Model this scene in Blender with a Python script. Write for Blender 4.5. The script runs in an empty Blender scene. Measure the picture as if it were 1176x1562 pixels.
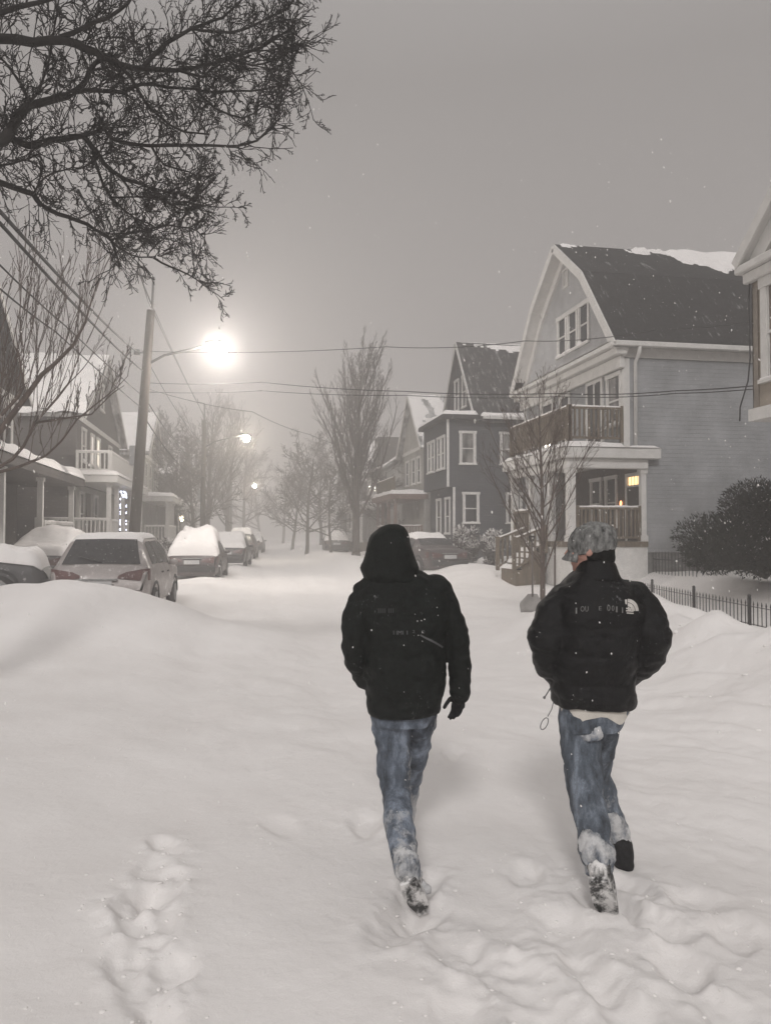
# Two walkers in a snowstorm on a residential street at night
HAZE = .0103
SUN_EL, SUN_AZ, SUN_E, SUN_ANG = 34, 17, 1.36, 9
SKYS, EXPO = 1.0, 0.0
SKYR = [(.0,(.385,.352,.338)), (.50,(.315,.293,.282)), (.66,(.42,.40,.392)), (1.0,(.66,.635,.622))]
import bpy, bmesh, math, random
import numpy as np
from mathutils import Vector, Matrix, noise as mnoise

PI = math.pi
scene = bpy.context.scene
COL = scene.collection

# ------------------------------------------------------------------ camera frame
FPX = 1220.0                      # focal length in pixels of the 1176 x 1562 photograph
YAW = math.atan(223 / FPX)        # the street runs along +Y, the camera looks a little to the right
PITCH = math.atan(34 / FPX)
CAMPOS = Vector((0, 0, 1.65))
RIGHT = Vector((math.cos(YAW), -math.sin(YAW), 0))
FLAT = Vector((math.sin(YAW), math.cos(YAW), 0))
FWD = (FLAT * math.cos(PITCH) + Vector((0, 0, 1)) * math.sin(PITCH)).normalized()
UP = RIGHT.cross(FWD)

def at(px, py, d):
    """world point seen at a photo pixel, d metres deep"""
    return CAMPOS + d * (FWD + RIGHT * ((px - 588) / FPX) + UP * ((781 - py) / FPX))

# ------------------------------------------------------------------ small mesh builder
class MB:
    def __init__(self):
        self.v, self.f = [], []
    def add(self, vs, fs):
        b = len(self.v)
        self.v.extend([tuple(p) for p in vs])
        self.f.extend([tuple(i + b for i in f) for f in fs])
    def box(self, x0, x1, y0, y1, z0, z1):
        self.add([(x0,y0,z0),(x1,y0,z0),(x1,y1,z0),(x0,y1,z0),(x0,y0,z1),(x1,y0,z1),(x1,y1,z1),(x0,y1,z1)],
                 [(0,3,2,1),(4,5,6,7),(0,1,5,4),(1,2,6,5),(2,3,7,6),(3,0,4,7)])
    def obox(self, c, ax, ay, az):
        """box about c with half-axis vectors"""
        c, ax, ay, az = Vector(c), Vector(ax), Vector(ay), Vector(az)
        vs = [c+sx*ax+sy*ay+sz*az for sz in (-1,1) for sx,sy in ((-1,-1),(1,-1),(1,1),(-1,1))]
        self.add(vs, [(0,3,2,1),(4,5,6,7),(0,1,5,4),(1,2,6,5),(2,3,7,6),(3,0,4,7)])
    def bar(self, a, b, w, h=None):
        a, b = Vector(a), Vector(b); h = h or w
        d = (b-a); L = d.length; d.normalize()
        s = d.cross(Vector((0,0,1)))
        if s.length < 1e-3: s = Vector((1,0,0))
        s.normalize(); u = s.cross(d)
        self.obox((a+b)/2, d*L/2, s*w/2, u*h/2)
    def slab(self, pts, th):
        """planar polygon thickened downwards along its normal"""
        P = [Vector(p) for p in pts]
        n = (P[1]-P[0]).cross(P[2]-P[0]).normalized()
        if n.z < 0: n = -n
        k = len(P)
        self.add(P + [p - n*th for p in P],
                 [tuple(range(k)), tuple(range(2*k-1, k-1, -1))] + [(i, (i+1)%k, k+(i+1)%k, k+i) for i in range(k)])
    def tube(self, pts, rad, n=6, cap=True):
        P = [Vector(p) for p in pts]
        k = len(P)
        if not isinstance(rad, (list, tuple)): rad = [rad]*k
        b = len(self.v)
        ref = None
        for i in range(k):
            d = (P[min(i+1,k-1)] - P[max(i-1,0)])
            if d.length < 1e-9: d = Vector((0,0,1))
            d.normalize()
            if ref is None:
                ref = d.orthogonal().normalized()
            else:
                ref = (ref - d*ref.dot(d))
                if ref.length < 1e-6: ref = d.orthogonal()
                ref.normalize()
            bi = d.cross(ref)
            for j in range(n):
                a = 2*PI*j/n
                self.v.append(tuple(P[i] + (ref*math.cos(a) + bi*math.sin(a))*rad[i]))
        for i in range(k-1):
            for j in range(n):
                j2 = (j+1) % n
                self.f.append((b+i*n+j, b+i*n+j2, b+(i+1)*n+j2, b+(i+1)*n+j))
        if cap:
            self.f.append(tuple(b+j for j in range(n-1,-1,-1)))
            self.f.append(tuple(b+(k-1)*n+j for j in range(n)))
    def ball(self, c, r, nu=14, nv=9, axes=None):
        c = Vector(c)
        if not isinstance(r, (list, tuple)): r = (r,r,r)
        A = axes or (Vector((1,0,0)), Vector((0,1,0)), Vector((0,0,1)))
        vs = [c + A[2]*r[2]]
        for i in range(1, nv):
            t = PI*i/nv
            for j in range(nu):
                a = 2*PI*j/nu
                vs.append(c + A[0]*r[0]*math.sin(t)*math.cos(a) + A[1]*r[1]*math.sin(t)*math.sin(a) + A[2]*r[2]*math.cos(t))
        vs.append(c - A[2]*r[2])
        fs = [(0, 1+j, 1+(j+1)%nu) for j in range(nu)]
        for i in range(nv-2):
            for j in range(nu):
                fs.append((1+i*nu+j, 1+(i+1)*nu+j, 1+(i+1)*nu+(j+1)%nu, 1+i*nu+(j+1)%nu))
        L = len(vs)-1
        fs += [(L, 1+(nv-2)*nu+(j+1)%nu, 1+(nv-2)*nu+j) for j in range(nu)]
        self.add(vs, fs)
    def loft(self, rings, cap=True):
        n = len(rings[0]); b = len(self.v)
        for r in rings: self.v.extend([tuple(p) for p in r])
        for i in range(len(rings)-1):
            for j in range(n):
                j2 = (j+1) % n
                self.f.append((b+i*n+j, b+i*n+j2, b+(i+1)*n+j2, b+(i+1)*n+j))
        if cap:
            self.f.append(tuple(b+j for j in range(n-1,-1,-1)))
            self.f.append(tuple(b+(len(rings)-1)*n+j for j in range(n)))
    def sheet(self, grid):
        """grid[i][j] of points -> quads"""
        b = len(self.v); m = len(grid[0])
        for r in grid: self.v.extend([tuple(p) for p in r])
        for i in range(len(grid)-1):
            for j in range(m-1):
                self.f.append((b+i*m+j, b+i*m+j+1, b+(i+1)*m+j+1, b+(i+1)*m+j))
    def mesh(self, name, recalc=True, bevel=0, seg=2):
        me = bpy.data.meshes.new(name)
        me.from_pydata(self.v, [], self.f)
        if recalc or bevel:
            bm = bmesh.new(); bm.from_mesh(me)
            if bevel:
                bmesh.ops.remove_doubles(bm, verts=bm.verts, dist=1e-5)
                es = [e for e in bm.edges if len(e.link_faces) == 2 and e.calc_face_angle(0) > 0.5]
                bmesh.ops.bevel(bm, geom=es, offset=bevel, segments=seg, affect='EDGES', profile=0.5, clamp_overlap=True)
            bmesh.ops.recalc_face_normals(bm, faces=bm.faces)
            bm.to_mesh(me); bm.free()
        return me
    def build(self, name, mat, parent=None, smooth=False, bevel=0, seg=2, recalc=True):
        me = self.mesh(name, recalc, bevel, seg)
        return link(name, me, mat, parent, smooth)

def link(name, me, mat, parent=None, smooth=False):
    o = bpy.data.objects.new(name, me); COL.objects.link(o)
    if mat: me.materials.append(mat)
    if smooth:
        for p in me.polygons: p.use_smooth = True
    if parent:
        o.parent = parent
        o.matrix_parent_inverse = parent_mw(parent).inverted()
    return o

def parent_mw(o):
    m = o.matrix_basis.copy()
    if o.parent:
        m = parent_mw(o.parent) @ o.matrix_parent_inverse @ m
    return m

def thing(name, label, cat, loc=(0,0,0), rz=0, group=None):
    o = bpy.data.objects.new(name, None); COL.objects.link(o)
    o.empty_display_size = 0.3
    o.location = loc; o.rotation_euler = (0,0,rz)
    tag(o, label, cat, group)
    return o

def tag(o, label=None, cat=None, group=None, kind=None):
    if label: o['label'] = label
    if cat: o['category'] = cat
    if group: o['group'] = group
    if kind: o['kind'] = kind
    return o

def dup(root, loc, rz, label, group=None, scale=None):
    r = root.copy(); COL.objects.link(r); r.location = loc; r.rotation_euler = (0,0,rz)
    if scale: r.scale = scale
    r['label'] = label
    if group: r['group'] = group
    def rec(src, dst):
        for ch in list(src.children):
            c = ch.copy(); COL.objects.link(c); c.parent = dst
            c.matrix_parent_inverse = ch.matrix_parent_inverse.copy()
            rec(ch, c)
    rec(root, r)
    return r

def fused(name, mb, mat, parent, voxel, smooth=2, disp=None, fac=0.5):
    """fuse overlapping closed pieces into ONE continuous skin, smooth it and add folds"""
    me = mb.mesh(name+'_tmp')
    o = bpy.data.objects.new(name+'_tmp', me); COL.objects.link(o)
    m = o.modifiers.new('r', 'REMESH'); m.mode = 'VOXEL'; m.voxel_size = voxel; m.adaptivity = 0
    if smooth:
        s = o.modifiers.new('s', 'SMOOTH'); s.iterations = smooth; s.factor = fac
    dg = bpy.context.evaluated_depsgraph_get(); dg.update()
    me2 = bpy.data.meshes.new_from_object(o.evaluated_get(dg))
    bpy.data.objects.remove(o); bpy.data.meshes.remove(me)
    me2.name = name
    if disp:
        no = [v.normal.copy() for v in me2.vertices]
        for v, n in zip(me2.vertices, no):
            v.co = v.co + n * disp(v.co, n)
    me2.materials.clear()
    return link(name, me2, mat, parent, True)

# ------------------------------------------------------------------ materials
def newmat(name):
    m = bpy.data.materials.new(name); m.use_nodes = True
    nt = m.node_tree; b = nt.nodes['Principled BSDF']
    return m, nt, b

def N(nt, t, **kw):
    n = nt.nodes.new(t)
    for k, v in kw.items():
        if k in n.inputs: n.inputs[k].default_value = v
        else: setattr(n, k, v)
    return n

def mapped(nt, scale=(1,1,1), coord='Object'):
    tc = nt.nodes.new('ShaderNodeTexCoord'); mp = nt.nodes.new('ShaderNodeMapping')
    mp.inputs['Scale'].default_value = scale
    nt.links.new(tc.outputs[coord], mp.inputs['Vector'])
    return mp.outputs['Vector']

def ramp(nt, fac, stops):
    r = nt.nodes.new('ShaderNodeValToRGB'); e = r.color_ramp.elements
    while len(e) < len(stops): e.new(0.5)
    for el, (p, c) in zip(e, stops):
        el.position = p; el.color = (c[0], c[1], c[2], 1) if isinstance(c, (tuple, list)) else (c, c, c, 1)
    nt.links.new(fac, r.inputs['Fac']); return r.outputs['Color']

def mix(nt, fac, a, b, typ='MIX'):
    m = nt.nodes.new('ShaderNodeMix'); m.data_type = 'RGBA'; m.blend_type = typ
    ins = [i for i in m.inputs if i.type == 'RGBA']
    fi = m.inputs[0]
    if hasattr(fac, 'node'): nt.links.new(fac, fi)
    else: fi.default_value = fac
    for s, i in ((a, ins[0]), (b, ins[1])):
        if hasattr(s, 'node'): nt.links.new(s, i)
        else: i.default_value = (s[0], s[1], s[2], 1)
    return [o for o in m.outputs if o.type == 'RGBA'][0]

def bump(nt, b, height, strength=0.3, dist=0.02):
    bp = nt.nodes.new('ShaderNodeBump'); bp.inputs['Strength'].default_value = strength; bp.inputs['Distance'].default_value = dist
    nt.links.new(height, bp.inputs['Height']); nt.links.new(bp.outputs['Normal'], b.inputs['Normal'])

SNOWC = (0.83, 0.82, 0.81)

def mat_plain(name, col, rough=0.7, var=0.25, scale=6.0, bstr=0.15, stretch=(1,1,1), metal=0.0, snow=0.0, snowscale=9.0, bdist=0.01):
    """noise-varied paint / wood / metal, with a dusting of wind-blown snow where asked"""
    m, nt, b = newmat(name)
    v = mapped(nt, stretch)
    n = N(nt, 'ShaderNodeTexNoise', Scale=scale, Detail=6.0, Roughness=0.6)
    nt.links.new(v, n.inputs['Vector'])
    lo = tuple(c*(1-var) for c in col); hi = tuple(min(1, c*(1+var)) for c in col)
    c = ramp(nt, n.outputs['Fac'], [(0.3, lo), (0.7, hi)])
    if snow:
        n2 = N(nt, 'ShaderNodeTexNoise', Scale=snowscale, Detail=8.0, Roughness=0.7)
        nt.links.new(v, n2.inputs['Vector'])
        f = ramp(nt, n2.outputs['Fac'], [(0.66-snow*0.3, 0.0), (0.80-snow*0.3, 0.9)])
        c = mix(nt, f, c, SNOWC)
    nt.links.new(c, b.inputs['Base Color'])
    b.inputs['Roughness'].default_value = rough; b.inputs['Metallic'].default_value = metal
    if bstr: bump(nt, b, n.outputs['Fac'], bstr, bdist)
    return m

def mat_siding(name, col, pitch=0.115, snow=0.2):
    """lap siding: overlapping boards as a saw-tooth bump, wind-plastered snow flecks"""
    m, nt, b = newmat(name)
    v = mapped(nt)
    sep = nt.nodes.new('ShaderNodeSeparateXYZ'); nt.links.new(v, sep.inputs[0])
    d = N(nt, 'ShaderNodeMath', operation='DIVIDE'); nt.links.new(sep.outputs['Z'], d.inputs[0]); d.inputs[1].default_value = pitch
    fr = N(nt, 'ShaderNodeMath', operation='FRACT'); nt.links.new(d.outputs[0], fr.inputs[0])
    n = N(nt, 'ShaderNodeTexNoise', Scale=1.3, Detail=7.0, Roughness=0.65); nt.links.new(v, n.inputs['Vector'])
    lo = tuple(c*0.74 for c in col); hi = tuple(min(1, c*1.2) for c in col)
    c = ramp(nt, n.outputs['Fac'], [(0.3, lo), (0.7, hi)])
    v2 = mapped(nt, (1.2, 1.2, 14))
    n2 = N(nt, 'ShaderNodeTexNoise', Scale=2.0, Detail=8.0, Roughness=0.75); nt.links.new(v2, n2.inputs['Vector'])
    f = ramp(nt, n2.outputs['Fac'], [(0.6, 0.0), (0.85, snow*3)])
    c = mix(nt, f, c, SNOWC)
    nt.links.new(c, b.inputs['Base Color']); b.inputs['Roughness'].default_value = 0.75
    inv = N(nt, 'ShaderNodeMath', operation='SUBTRACT'); inv.inputs[0].default_value = 1.0; nt.links.new(fr.outputs[0], inv.inputs[1])
    bump(nt, b, inv.outputs[0], 1.0, 0.035)
    return m

def mat_shingle(name, col, snow=0.1):
    m, nt, b = newmat(name)
    v = mapped(nt)
    n = N(nt, 'ShaderNodeTexNoise', Scale=11.0, Detail=8.0, Roughness=0.75); nt.links.new(v, n.inputs['Vector'])
    lo = tuple(c*0.55 for c in col); hi = tuple(min(1, c*1.6) for c in col)
    c = ramp(nt, n.outputs['Fac'], [(0.3, lo), (0.7, hi)])
    br = N(nt, 'ShaderNodeTexBrick', Scale=3.2); nt.links.new(v, br.inputs['Vector'])
    br.inputs['Color1'].default_value = (0.75,0.75,0.75,1); br.inputs['Color2'].default_value = (1.15,1.15,1.15,1); br.inputs['Mortar'].default_value = (0.5,0.5,0.5,1)
    c = mix(nt, 0.6, c, br.outputs['Color'], 'MULTIPLY')
    v2 = mapped(nt, (3.0, 0.6, 0.6))
    n2 = N(nt, 'ShaderNodeTexNoise', Scale=2.2, Detail=9.0, Roughness=0.75); nt.links.new(v2, n2.inputs['Vector'])
    f = ramp(nt, n2.outputs['Fac'], [(0.62-snow*0.3, 0.0), (0.80-snow*0.25, 0.75)])
    c = mix(nt, f, c, SNOWC)
    nt.links.new(c, b.inputs['Base Color']); b.inputs['Roughness'].default_value = 0.9
    bump(nt, b, br.outputs['Fac'], 0.4, 0.015)
    return m

def mat_snow(name='fresh_snow', fine=True):
    m, nt, b = newmat(name)
    v = mapped(nt)
    n = N(nt, 'ShaderNodeTexNoise', Scale=1.1, Detail=5.0, Roughness=0.6); nt.links.new(v, n.inputs['Vector'])
    c = ramp(nt, n.outputs['Fac'], [(0.3, (0.83, 0.805, 0.790)), (0.7, (0.885, 0.865, 0.852))])
    nt.links.new(c, b.inputs['Base Color'])
    b.inputs['Roughness'].default_value = 0.85
    b.inputs['Specular IOR Level'].default_value = 0.15
    n1 = N(nt, 'ShaderNodeTexNoise', Scale=7.0, Detail=8.0, Roughness=0.62); nt.links.new(v, n1.inputs['Vector'])
    n2 = N(nt, 'ShaderNodeTexNoise', Scale=240.0, Detail=3.0, Roughness=0.8); nt.links.new(v, n2.inputs['Vector'])
    ad = N(nt, 'ShaderNodeMath', operation='MULTIPLY_ADD'); nt.links.new(n2.outputs['Fac'], ad.inputs[0]); ad.inputs[1].default_value = 0.16
    nt.links.new(n1.outputs['Fac'], ad.inputs[2])
    bump(nt, b, ad.outputs[0], 0.42 if fine else 0.3, 0.04)
    return m

def mat_glass(name, col=(0.02,0.022,0.025), rough=0.12, curtain=None):
    m, nt, b = newmat(name)
    v = mapped(nt, (1, 1, 0.35))
    n = N(nt, 'ShaderNodeTexNoise', Scale=3.0, Detail=5.0); nt.links.new(v, n.inputs['Vector'])
    c = ramp(nt, n.outputs['Fac'], [(0.4, tuple(x*0.6 for x in col)), (0.65, curtain or tuple(x*1.8 for x in col))])
    nt.links.new(c, b.inputs['Base Color']); b.inputs['Roughness'].default_value = rough
    b.inputs['Specular IOR Level'].default_value = 0.5
    return m

def mat_emit(name, col, strength):
    m, nt, b = newmat(name)
    b.inputs['Base Color'].default_value = (0.8, 0.8, 0.8, 1)
    b.inputs['Emission Color'].default_value = (*col, 1)
    b.inputs['Emission Strength'].default_value = strength
    return m

def mat_bark(name, col, snow=0.25):
    """bark; wind-plastered snow stays on the upper sides of limbs in patches"""
    m, nt, b = newmat(name)
    v = mapped(nt, (1, 1, 0.25))
    n = N(nt, 'ShaderNodeTexNoise', Scale=14.0, Detail=7.0, Roughness=0.7); nt.links.new(v, n.inputs['Vector'])
    c = ramp(nt, n.outputs['Fac'], [(0.3, tuple(x*0.5 for x in col)), (0.7, tuple(x*1.5 for x in col))])
    if snow:
        n2 = N(nt, 'ShaderNodeTexNoise', Scale=3.5, Detail=6.0, Roughness=0.7); nt.links.new(v, n2.inputs['Vector'])
        f = ramp(nt, n2.outputs['Fac'], [(0.62-snow*0.2, 0.0), (0.74-snow*0.2, 0.85)])
        c = mix(nt, f, c, SNOWC)
    nt.links.new(c, b.inputs['Base Color']); b.inputs['Roughness'].default_value = 0.9
    bump(nt, b, n.outputs['Fac'], 0.6, 0.02)
    return m

def mat_denim(name, col, thresh=0.6, streak=(1.6,1.6,0.5), fadez=None):
    """worn denim: faded streaks, fine twill, and snow caked on in ragged patches"""
    m, nt, b = newmat(name)
    v = mapped(nt, streak)
    n = N(nt, 'ShaderNodeTexNoise', Scale=9.0, Detail=8.0, Roughness=0.65); nt.links.new(v, n.inputs['Vector'])
    c = ramp(nt, n.outputs['Fac'], [(0.34, tuple(x*0.30 for x in col)), (0.50, col), (0.66, tuple(min(1, x*2.0+.04) for x in col))])
    v0 = mapped(nt)
    w = N(nt, 'ShaderNodeTexNoise', Scale=160.0, Detail=2.0); nt.links.new(v0, w.inputs['Vector'])
    c = mix(nt, 0.35, c, ramp(nt, w.outputs['Fac'], [(0.35, 0.6), (0.65, 1.3)]), 'MULTIPLY')
    n2 = N(nt, 'ShaderNodeTexNoise', Scale=7.0, Detail=9.0, Roughness=0.72); nt.links.new(mapped(nt, (1,1,0.7)), n2.inputs['Vector'])
    fac = n2.outputs['Fac']
    if fadez:
        sep = nt.nodes.new('ShaderNodeSeparateXYZ'); nt.links.new(v0, sep.inputs[0])
        mr = nt.nodes.new('ShaderNodeMapRange')
        mr.inputs['From Min'].default_value = fadez[0]; mr.inputs['From Max'].default_value = fadez[1]
        mr.inputs['To Min'].default_value = fadez[2]; mr.inputs['To Max'].default_value = 0.0
        nt.links.new(sep.outputs['Z'], mr.inputs['Value'])
        ad = N(nt, 'ShaderNodeMath', operation='ADD'); nt.links.new(fac, ad.inputs[0]); nt.links.new(mr.outputs[0], ad.inputs[1])
        fac = ad.outputs[0]
    f = ramp(nt, fac, [(thresh, 0.0), (thresh+0.16, 0.85)])
    c = mix(nt, f, c, (0.62, 0.62, 0.62))
    nt.links.new(c, b.inputs['Base Color']); b.inputs['Roughness'].default_value = 0.95
    bump(nt, b, n.outputs['Fac'], 0.35, 0.01)
    return m

def mat_cloth(name, col, rough=0.75, flecks=0.0, sheen=0.0, spec=.18):
    m, nt, b = newmat(name)
    v = mapped(nt)
    n = N(nt, 'ShaderNodeTexNoise', Scale=38.0, Detail=8.0, Roughness=0.75); nt.links.new(v, n.inputs['Vector'])
    c = ramp(nt, n.outputs['Fac'], [(0.34, tuple(x*0.4 for x in col)), (0.66, tuple(x*2.4 for x in col))])
    if flecks:
        n2 = N(nt, 'ShaderNodeTexNoise', Scale=55.0, Detail=6.0, Roughness=0.8); nt.links.new(mapped(nt, (1, 1, 0.8)), n2.inputs['Vector'])
        n3 = N(nt, 'ShaderNodeTexNoise', Scale=4.0, Detail=3.0); nt.links.new(v, n3.inputs['Vector'])
        ad = N(nt, 'ShaderNodeMath', operation='MULTIPLY_ADD'); nt.links.new(n3.outputs['Fac'], ad.inputs[0]); ad.inputs[1].default_value = 0.35
        nt.links.new(n2.outputs['Fac'], ad.inputs[2])
        f = ramp(nt, ad.outputs[0], [(0.86-flecks*0.1, 0.0), (0.97-flecks*0.1, 0.45)])
        c = mix(nt, f, c, (0.55, 0.55, 0.56))
    nt.links.new(c, b.inputs['Base Color']); b.inputs['Roughness'].default_value = rough
    b.inputs['Sheen Weight'].default_value = sheen
    b.inputs['Specular IOR Level'].default_value = spec
    bump(nt, b, n.outputs['Fac'], 0.6, 0.012)
    return m

SNOW = mat_snow()
SNOWCAP = mat_snow('settled_snow', False)
WHITE = mat_plain('white_trim_paint', (0.62,0.61,0.59), 0.6, 0.1, 4, 0.05)
GLASS = mat_glass('dark_window_glass')
GLASSC = mat_glass('curtained_window_glass', (0.05,0.05,0.05), 0.15, (0.28,0.27,0.26))
BROWN = mat_plain('weathered_brown_wood', (0.135,0.108,0.078), 0.8, 0.35, 8, 0.25, (1,1,0.2), snow=0.22)
IRON = mat_plain('black_painted_iron', (0.03,0.03,0.032), 0.6, 0.3, 20, 0.1)
METALG = mat_plain('galvanised_metal', (0.3,0.3,0.3), 0.5, 0.2, 12, 0.1, metal=0.6)

def wavg(x, a, b):
    t = max(0.0, min(1.0, (x-a)/(b-a))); return t*t*(3-2*t)
# ------------------------------------------------------------------ snow-covered ground, one sheet to the horizon
def _h(ix, iy, s):
    n = (ix*374761393 + iy*668265263 + s*974634777) & 0xffffffff
    n = ((n ^ (n >> 13)) * 1274126177) & 0xffffffff
    return ((n ^ (n >> 16)) & 0xffff) / 65535.0

def vnoise(x, y, s=0):
    x = np.asarray(x, float); y = np.asarray(y, float)
    ix = np.floor(x).astype(np.int64); iy = np.floor(y).astype(np.int64)
    fx = x-ix; fy = y-iy
    fx = fx*fx*fx*(fx*(fx*6-15)+10); fy = fy*fy*fy*(fy*(fy*6-15)+10)
    a = _h(ix, iy, s); b = _h(ix+1, iy, s); c = _h(ix, iy+1, s); d = _h(ix+1, iy+1, s)
    return (a*(1-fx)+b*fx)*(1-fy) + (c*(1-fx)+d*fx)*fy - 0.5

def fbm(x, y, s=0, o=4, g=0.5):
    r = 0; a = 1
    for i in range(o):
        r = r + a*vnoise(x*2**i+17.3*i, y*2**i-9.1*i, s+i); a *= g
    return r

def sst(x, a, b):
    t = np.clip((x-a)/(b-a), 0, 1); return t*t*(3-2*t)

def gauss(x, y, cx, cy, rx, ry, rot=0):
    c, s = math.cos(rot), math.sin(rot)
    u = ((x-cx)*c + (y-cy)*s)/rx; v = (-(x-cx)*s + (y-cy)*c)/ry
    return np.exp(-(u*u+v*v))

def gxy(px, d):
    p = at(px, 900, d); return p.x, p.y

STEPS = []     # footprint pits: x, y, rx, ry, depth, rot
rs = random.Random(5)
for (px, py) in ((255,1285),(232,1330),(215,1375),(250,1405),(228,1450),(262,1480),(215,1520),(250,1556),(195,1470),(205,1410),(238,1370),(262,1340)):
    d = 1.65/((py-815)/FPX)
    p = at(px, py, d); STEPS.append((p.x, p.y, 0.055+0.025*rs.random(), 0.10+0.05*rs.random(), 0.030+0.022*rs.random(), rs.uniform(-.5,.5)))
for (px, py, k) in ((690,1150,.7),(560,1255,.8),(430,1255,.4),(640,1345,1.1),(600,1400,.8),(700,1440,.9),(800,1330,.7),(925,1370,1.1),(860,1420,.9),(950,1345,1.),(990,1400,.8),(1060,1370,.8),(900,1480,.9),(780,1480,.8),(1040,1470,.9),(1120,1420,.7),(700,1530,.7),(960,1545,.8),(1100,1540,.7),(830,1550,.7)):
    d = 1.65/((py-815)/FPX)
    p = at(px, py, d); STEPS.append((p.x, p.y, 0.07+0.04*rs.random(), 0.12+0.08*rs.random(), 0.05*k, rs.uniform(-.6,.6)))

MX, MY = gxy(95, 12.2)
FEET = [(*gxy(640, 3.60), -.075), (*gxy(932, 3.68), .01), (*gxy(955, 4.1), .0), (*gxy(606, 4.45), .05)]
def ground_h(x, y):
    x = np.asarray(x, float); y = np.asarray(y, float)
    z = 0.07*fbm(x*0.35, y*0.30, 1, 3) + 0.045*fbm(x*1.1+0.3*y, y*0.8, 7, 3)
    # drifts piled against the parked cars on the left, and the ploughed mound behind the wagon
    z = z + 0.88*gauss(x, y, MX+.05, MY+.1, 2.3, 1.35, -0.15) * (1+0.12*fbm(x*1.2, y*1.2, 21, 3))
    z = z + 0.22*gauss(x, y, MX+1.8, MY+1.6, 1.0, 1.3, 0.3)
    z = z + 0.50*gauss(x, y, MX-3.0, MY+2.0, 2.4, 2.4)
    lx = x - (-3.3 + 0.055*(y-14))
    z = z + 0.30*np.exp(-((lx+1.6)/1.3)**2)*sst(y, 12, 20)
    z = z + 0.35*sst(-lx, 1.2, 3.0)*sst(y, 10, 18)
    z = z + 0.16*np.exp(-((lx-1.6)/0.9)**2)*sst(y, 17, 24)*(1+1.2*fbm(x*0.5, y*0.35, 31, 2))
    # snowbank and unshovelled pavement on the right
    bank = np.exp(-((x-5.3-0.02*(y-8))/1.0)**2)
    z = z + (0.64*sst(y, 3.0, 8.0)*(1-sst(y, 11, 14))+0.05*sst(y, 11, 14))*bank*(1+0.9*fbm(x*0.9, y*0.8, 41, 3))
    z = z + 0.22*sst(x, 2.6, 4.6)*sst(y, 2, 6)*(1-sst(y, 9, 13.5))*(1-sst(x, 5.5, 7.5))
    z = z - 0.20*np.exp(-((x-8.6)/1.1)**2)*(1-sst(y, 18, 22))
    z = z + 0.62*sst(x, 10.0, 11.4)*sst(y, 12, 15) + 0.5*sst(x, 5.8, 8.6)*sst(y, 19, 26)*(1-sst(x, 9.0, 10.2))
    z = z + 0.45*np.exp(-((x-5.9)/1.2)**2)*sst(y, 24, 38)
    z = z + 0.15*gauss(x, y, 10.9, 17.6, 0.9, 0.9)
    # soft ruts of earlier passers-by in the middle of the road
    for cx, w, k in ((-0.4, .28, .05), (1.0, .3, .05), (2.3, .35, .04)):
        z = z - k*np.exp(-((x-cx-0.10*np.sin(y*0.5+cx))/w)**2)*sst(y, 5, 9)
    z = z + 0.03*fbm(x*3, y*2.2, 51, 3)*np.exp(-((x-0.9)/1.6)**2)*sst(y, 4, 7)*(1-sst(y, 20, 40))
    # churned, trampled patch behind the walkers and the lumpy thrown snow beside the path
    tr = np.clip(gauss(x, y, 1.25, 2.9, 1.1, 0.8, 0.2)*1.2 + gauss(x, y, 2.2, 4.0, 1.0, 1.0)*.7 + gauss(x, y, 3.6, 5.6, 1.2, 2.2, -.3)*.9 + .8*gauss(x, y, 5.0, 8.0, 1.0, 2.6), 0, 1)
    rid = 0.5-np.abs(fbm(x*4.2, y*3.4, 61, 4, .55))
    z = z + tr*(0.027*fbm(x*1.7, y*1.2, 71, 4, .6) + 0.006*fbm(x*15, y*11, 171, 3) - 0.02)
    sw = gauss(x, y, 4.2, 6.5, 1.6, 3.2, -.25)
    z = z + sw*(0.13*fbm(x*1.5+y*.8, y*.55, 131, 4, .55) + .05*(0.5-np.abs(fbm(x*2.6+y*1.1, y*1.2, 141, 3))))
    for fx_, fy_, fa_ in FEET: z = z + fa_*gauss(x, y, fx_, fy_, .13, .16)*(1+.8*fbm(x*9, y*9, 151, 2))
    for (cx, cy, rx, ry, dp, ro) in STEPS:
        m = (np.abs(x-cx) < 0.9) & (np.abs(y-cy) < 0.9)
        if m.any():
            xm, ym = x[m], y[m]
            wob = 1+0.5*fbm(xm*9, ym*9, 81, 3)
            wx, wy = xm+.03*fbm(xm*7, ym*7, 181, 3), ym+.03*fbm(xm*7, ym*7, 191, 3)
            g0 = gauss(wx, wy, cx, cy, rx*1.05, ry*1.05, ro); g = np.exp(-np.log(np.maximum(g0, 1e-12))**2)
            rim = np.clip(gauss(wx, wy, cx, cy, rx*1.7, ry*1.5, ro)-g, 0, 1)
            z[m] += (-dp*0.95*g*wob + dp*0.45*rim*(1+1.5*fbm(xm*10, ym*10, 91, 4, .6)))
    return z

def gh(x, y):
    return float(ground_h(np.array([x]), np.array([y]))[0])

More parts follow.
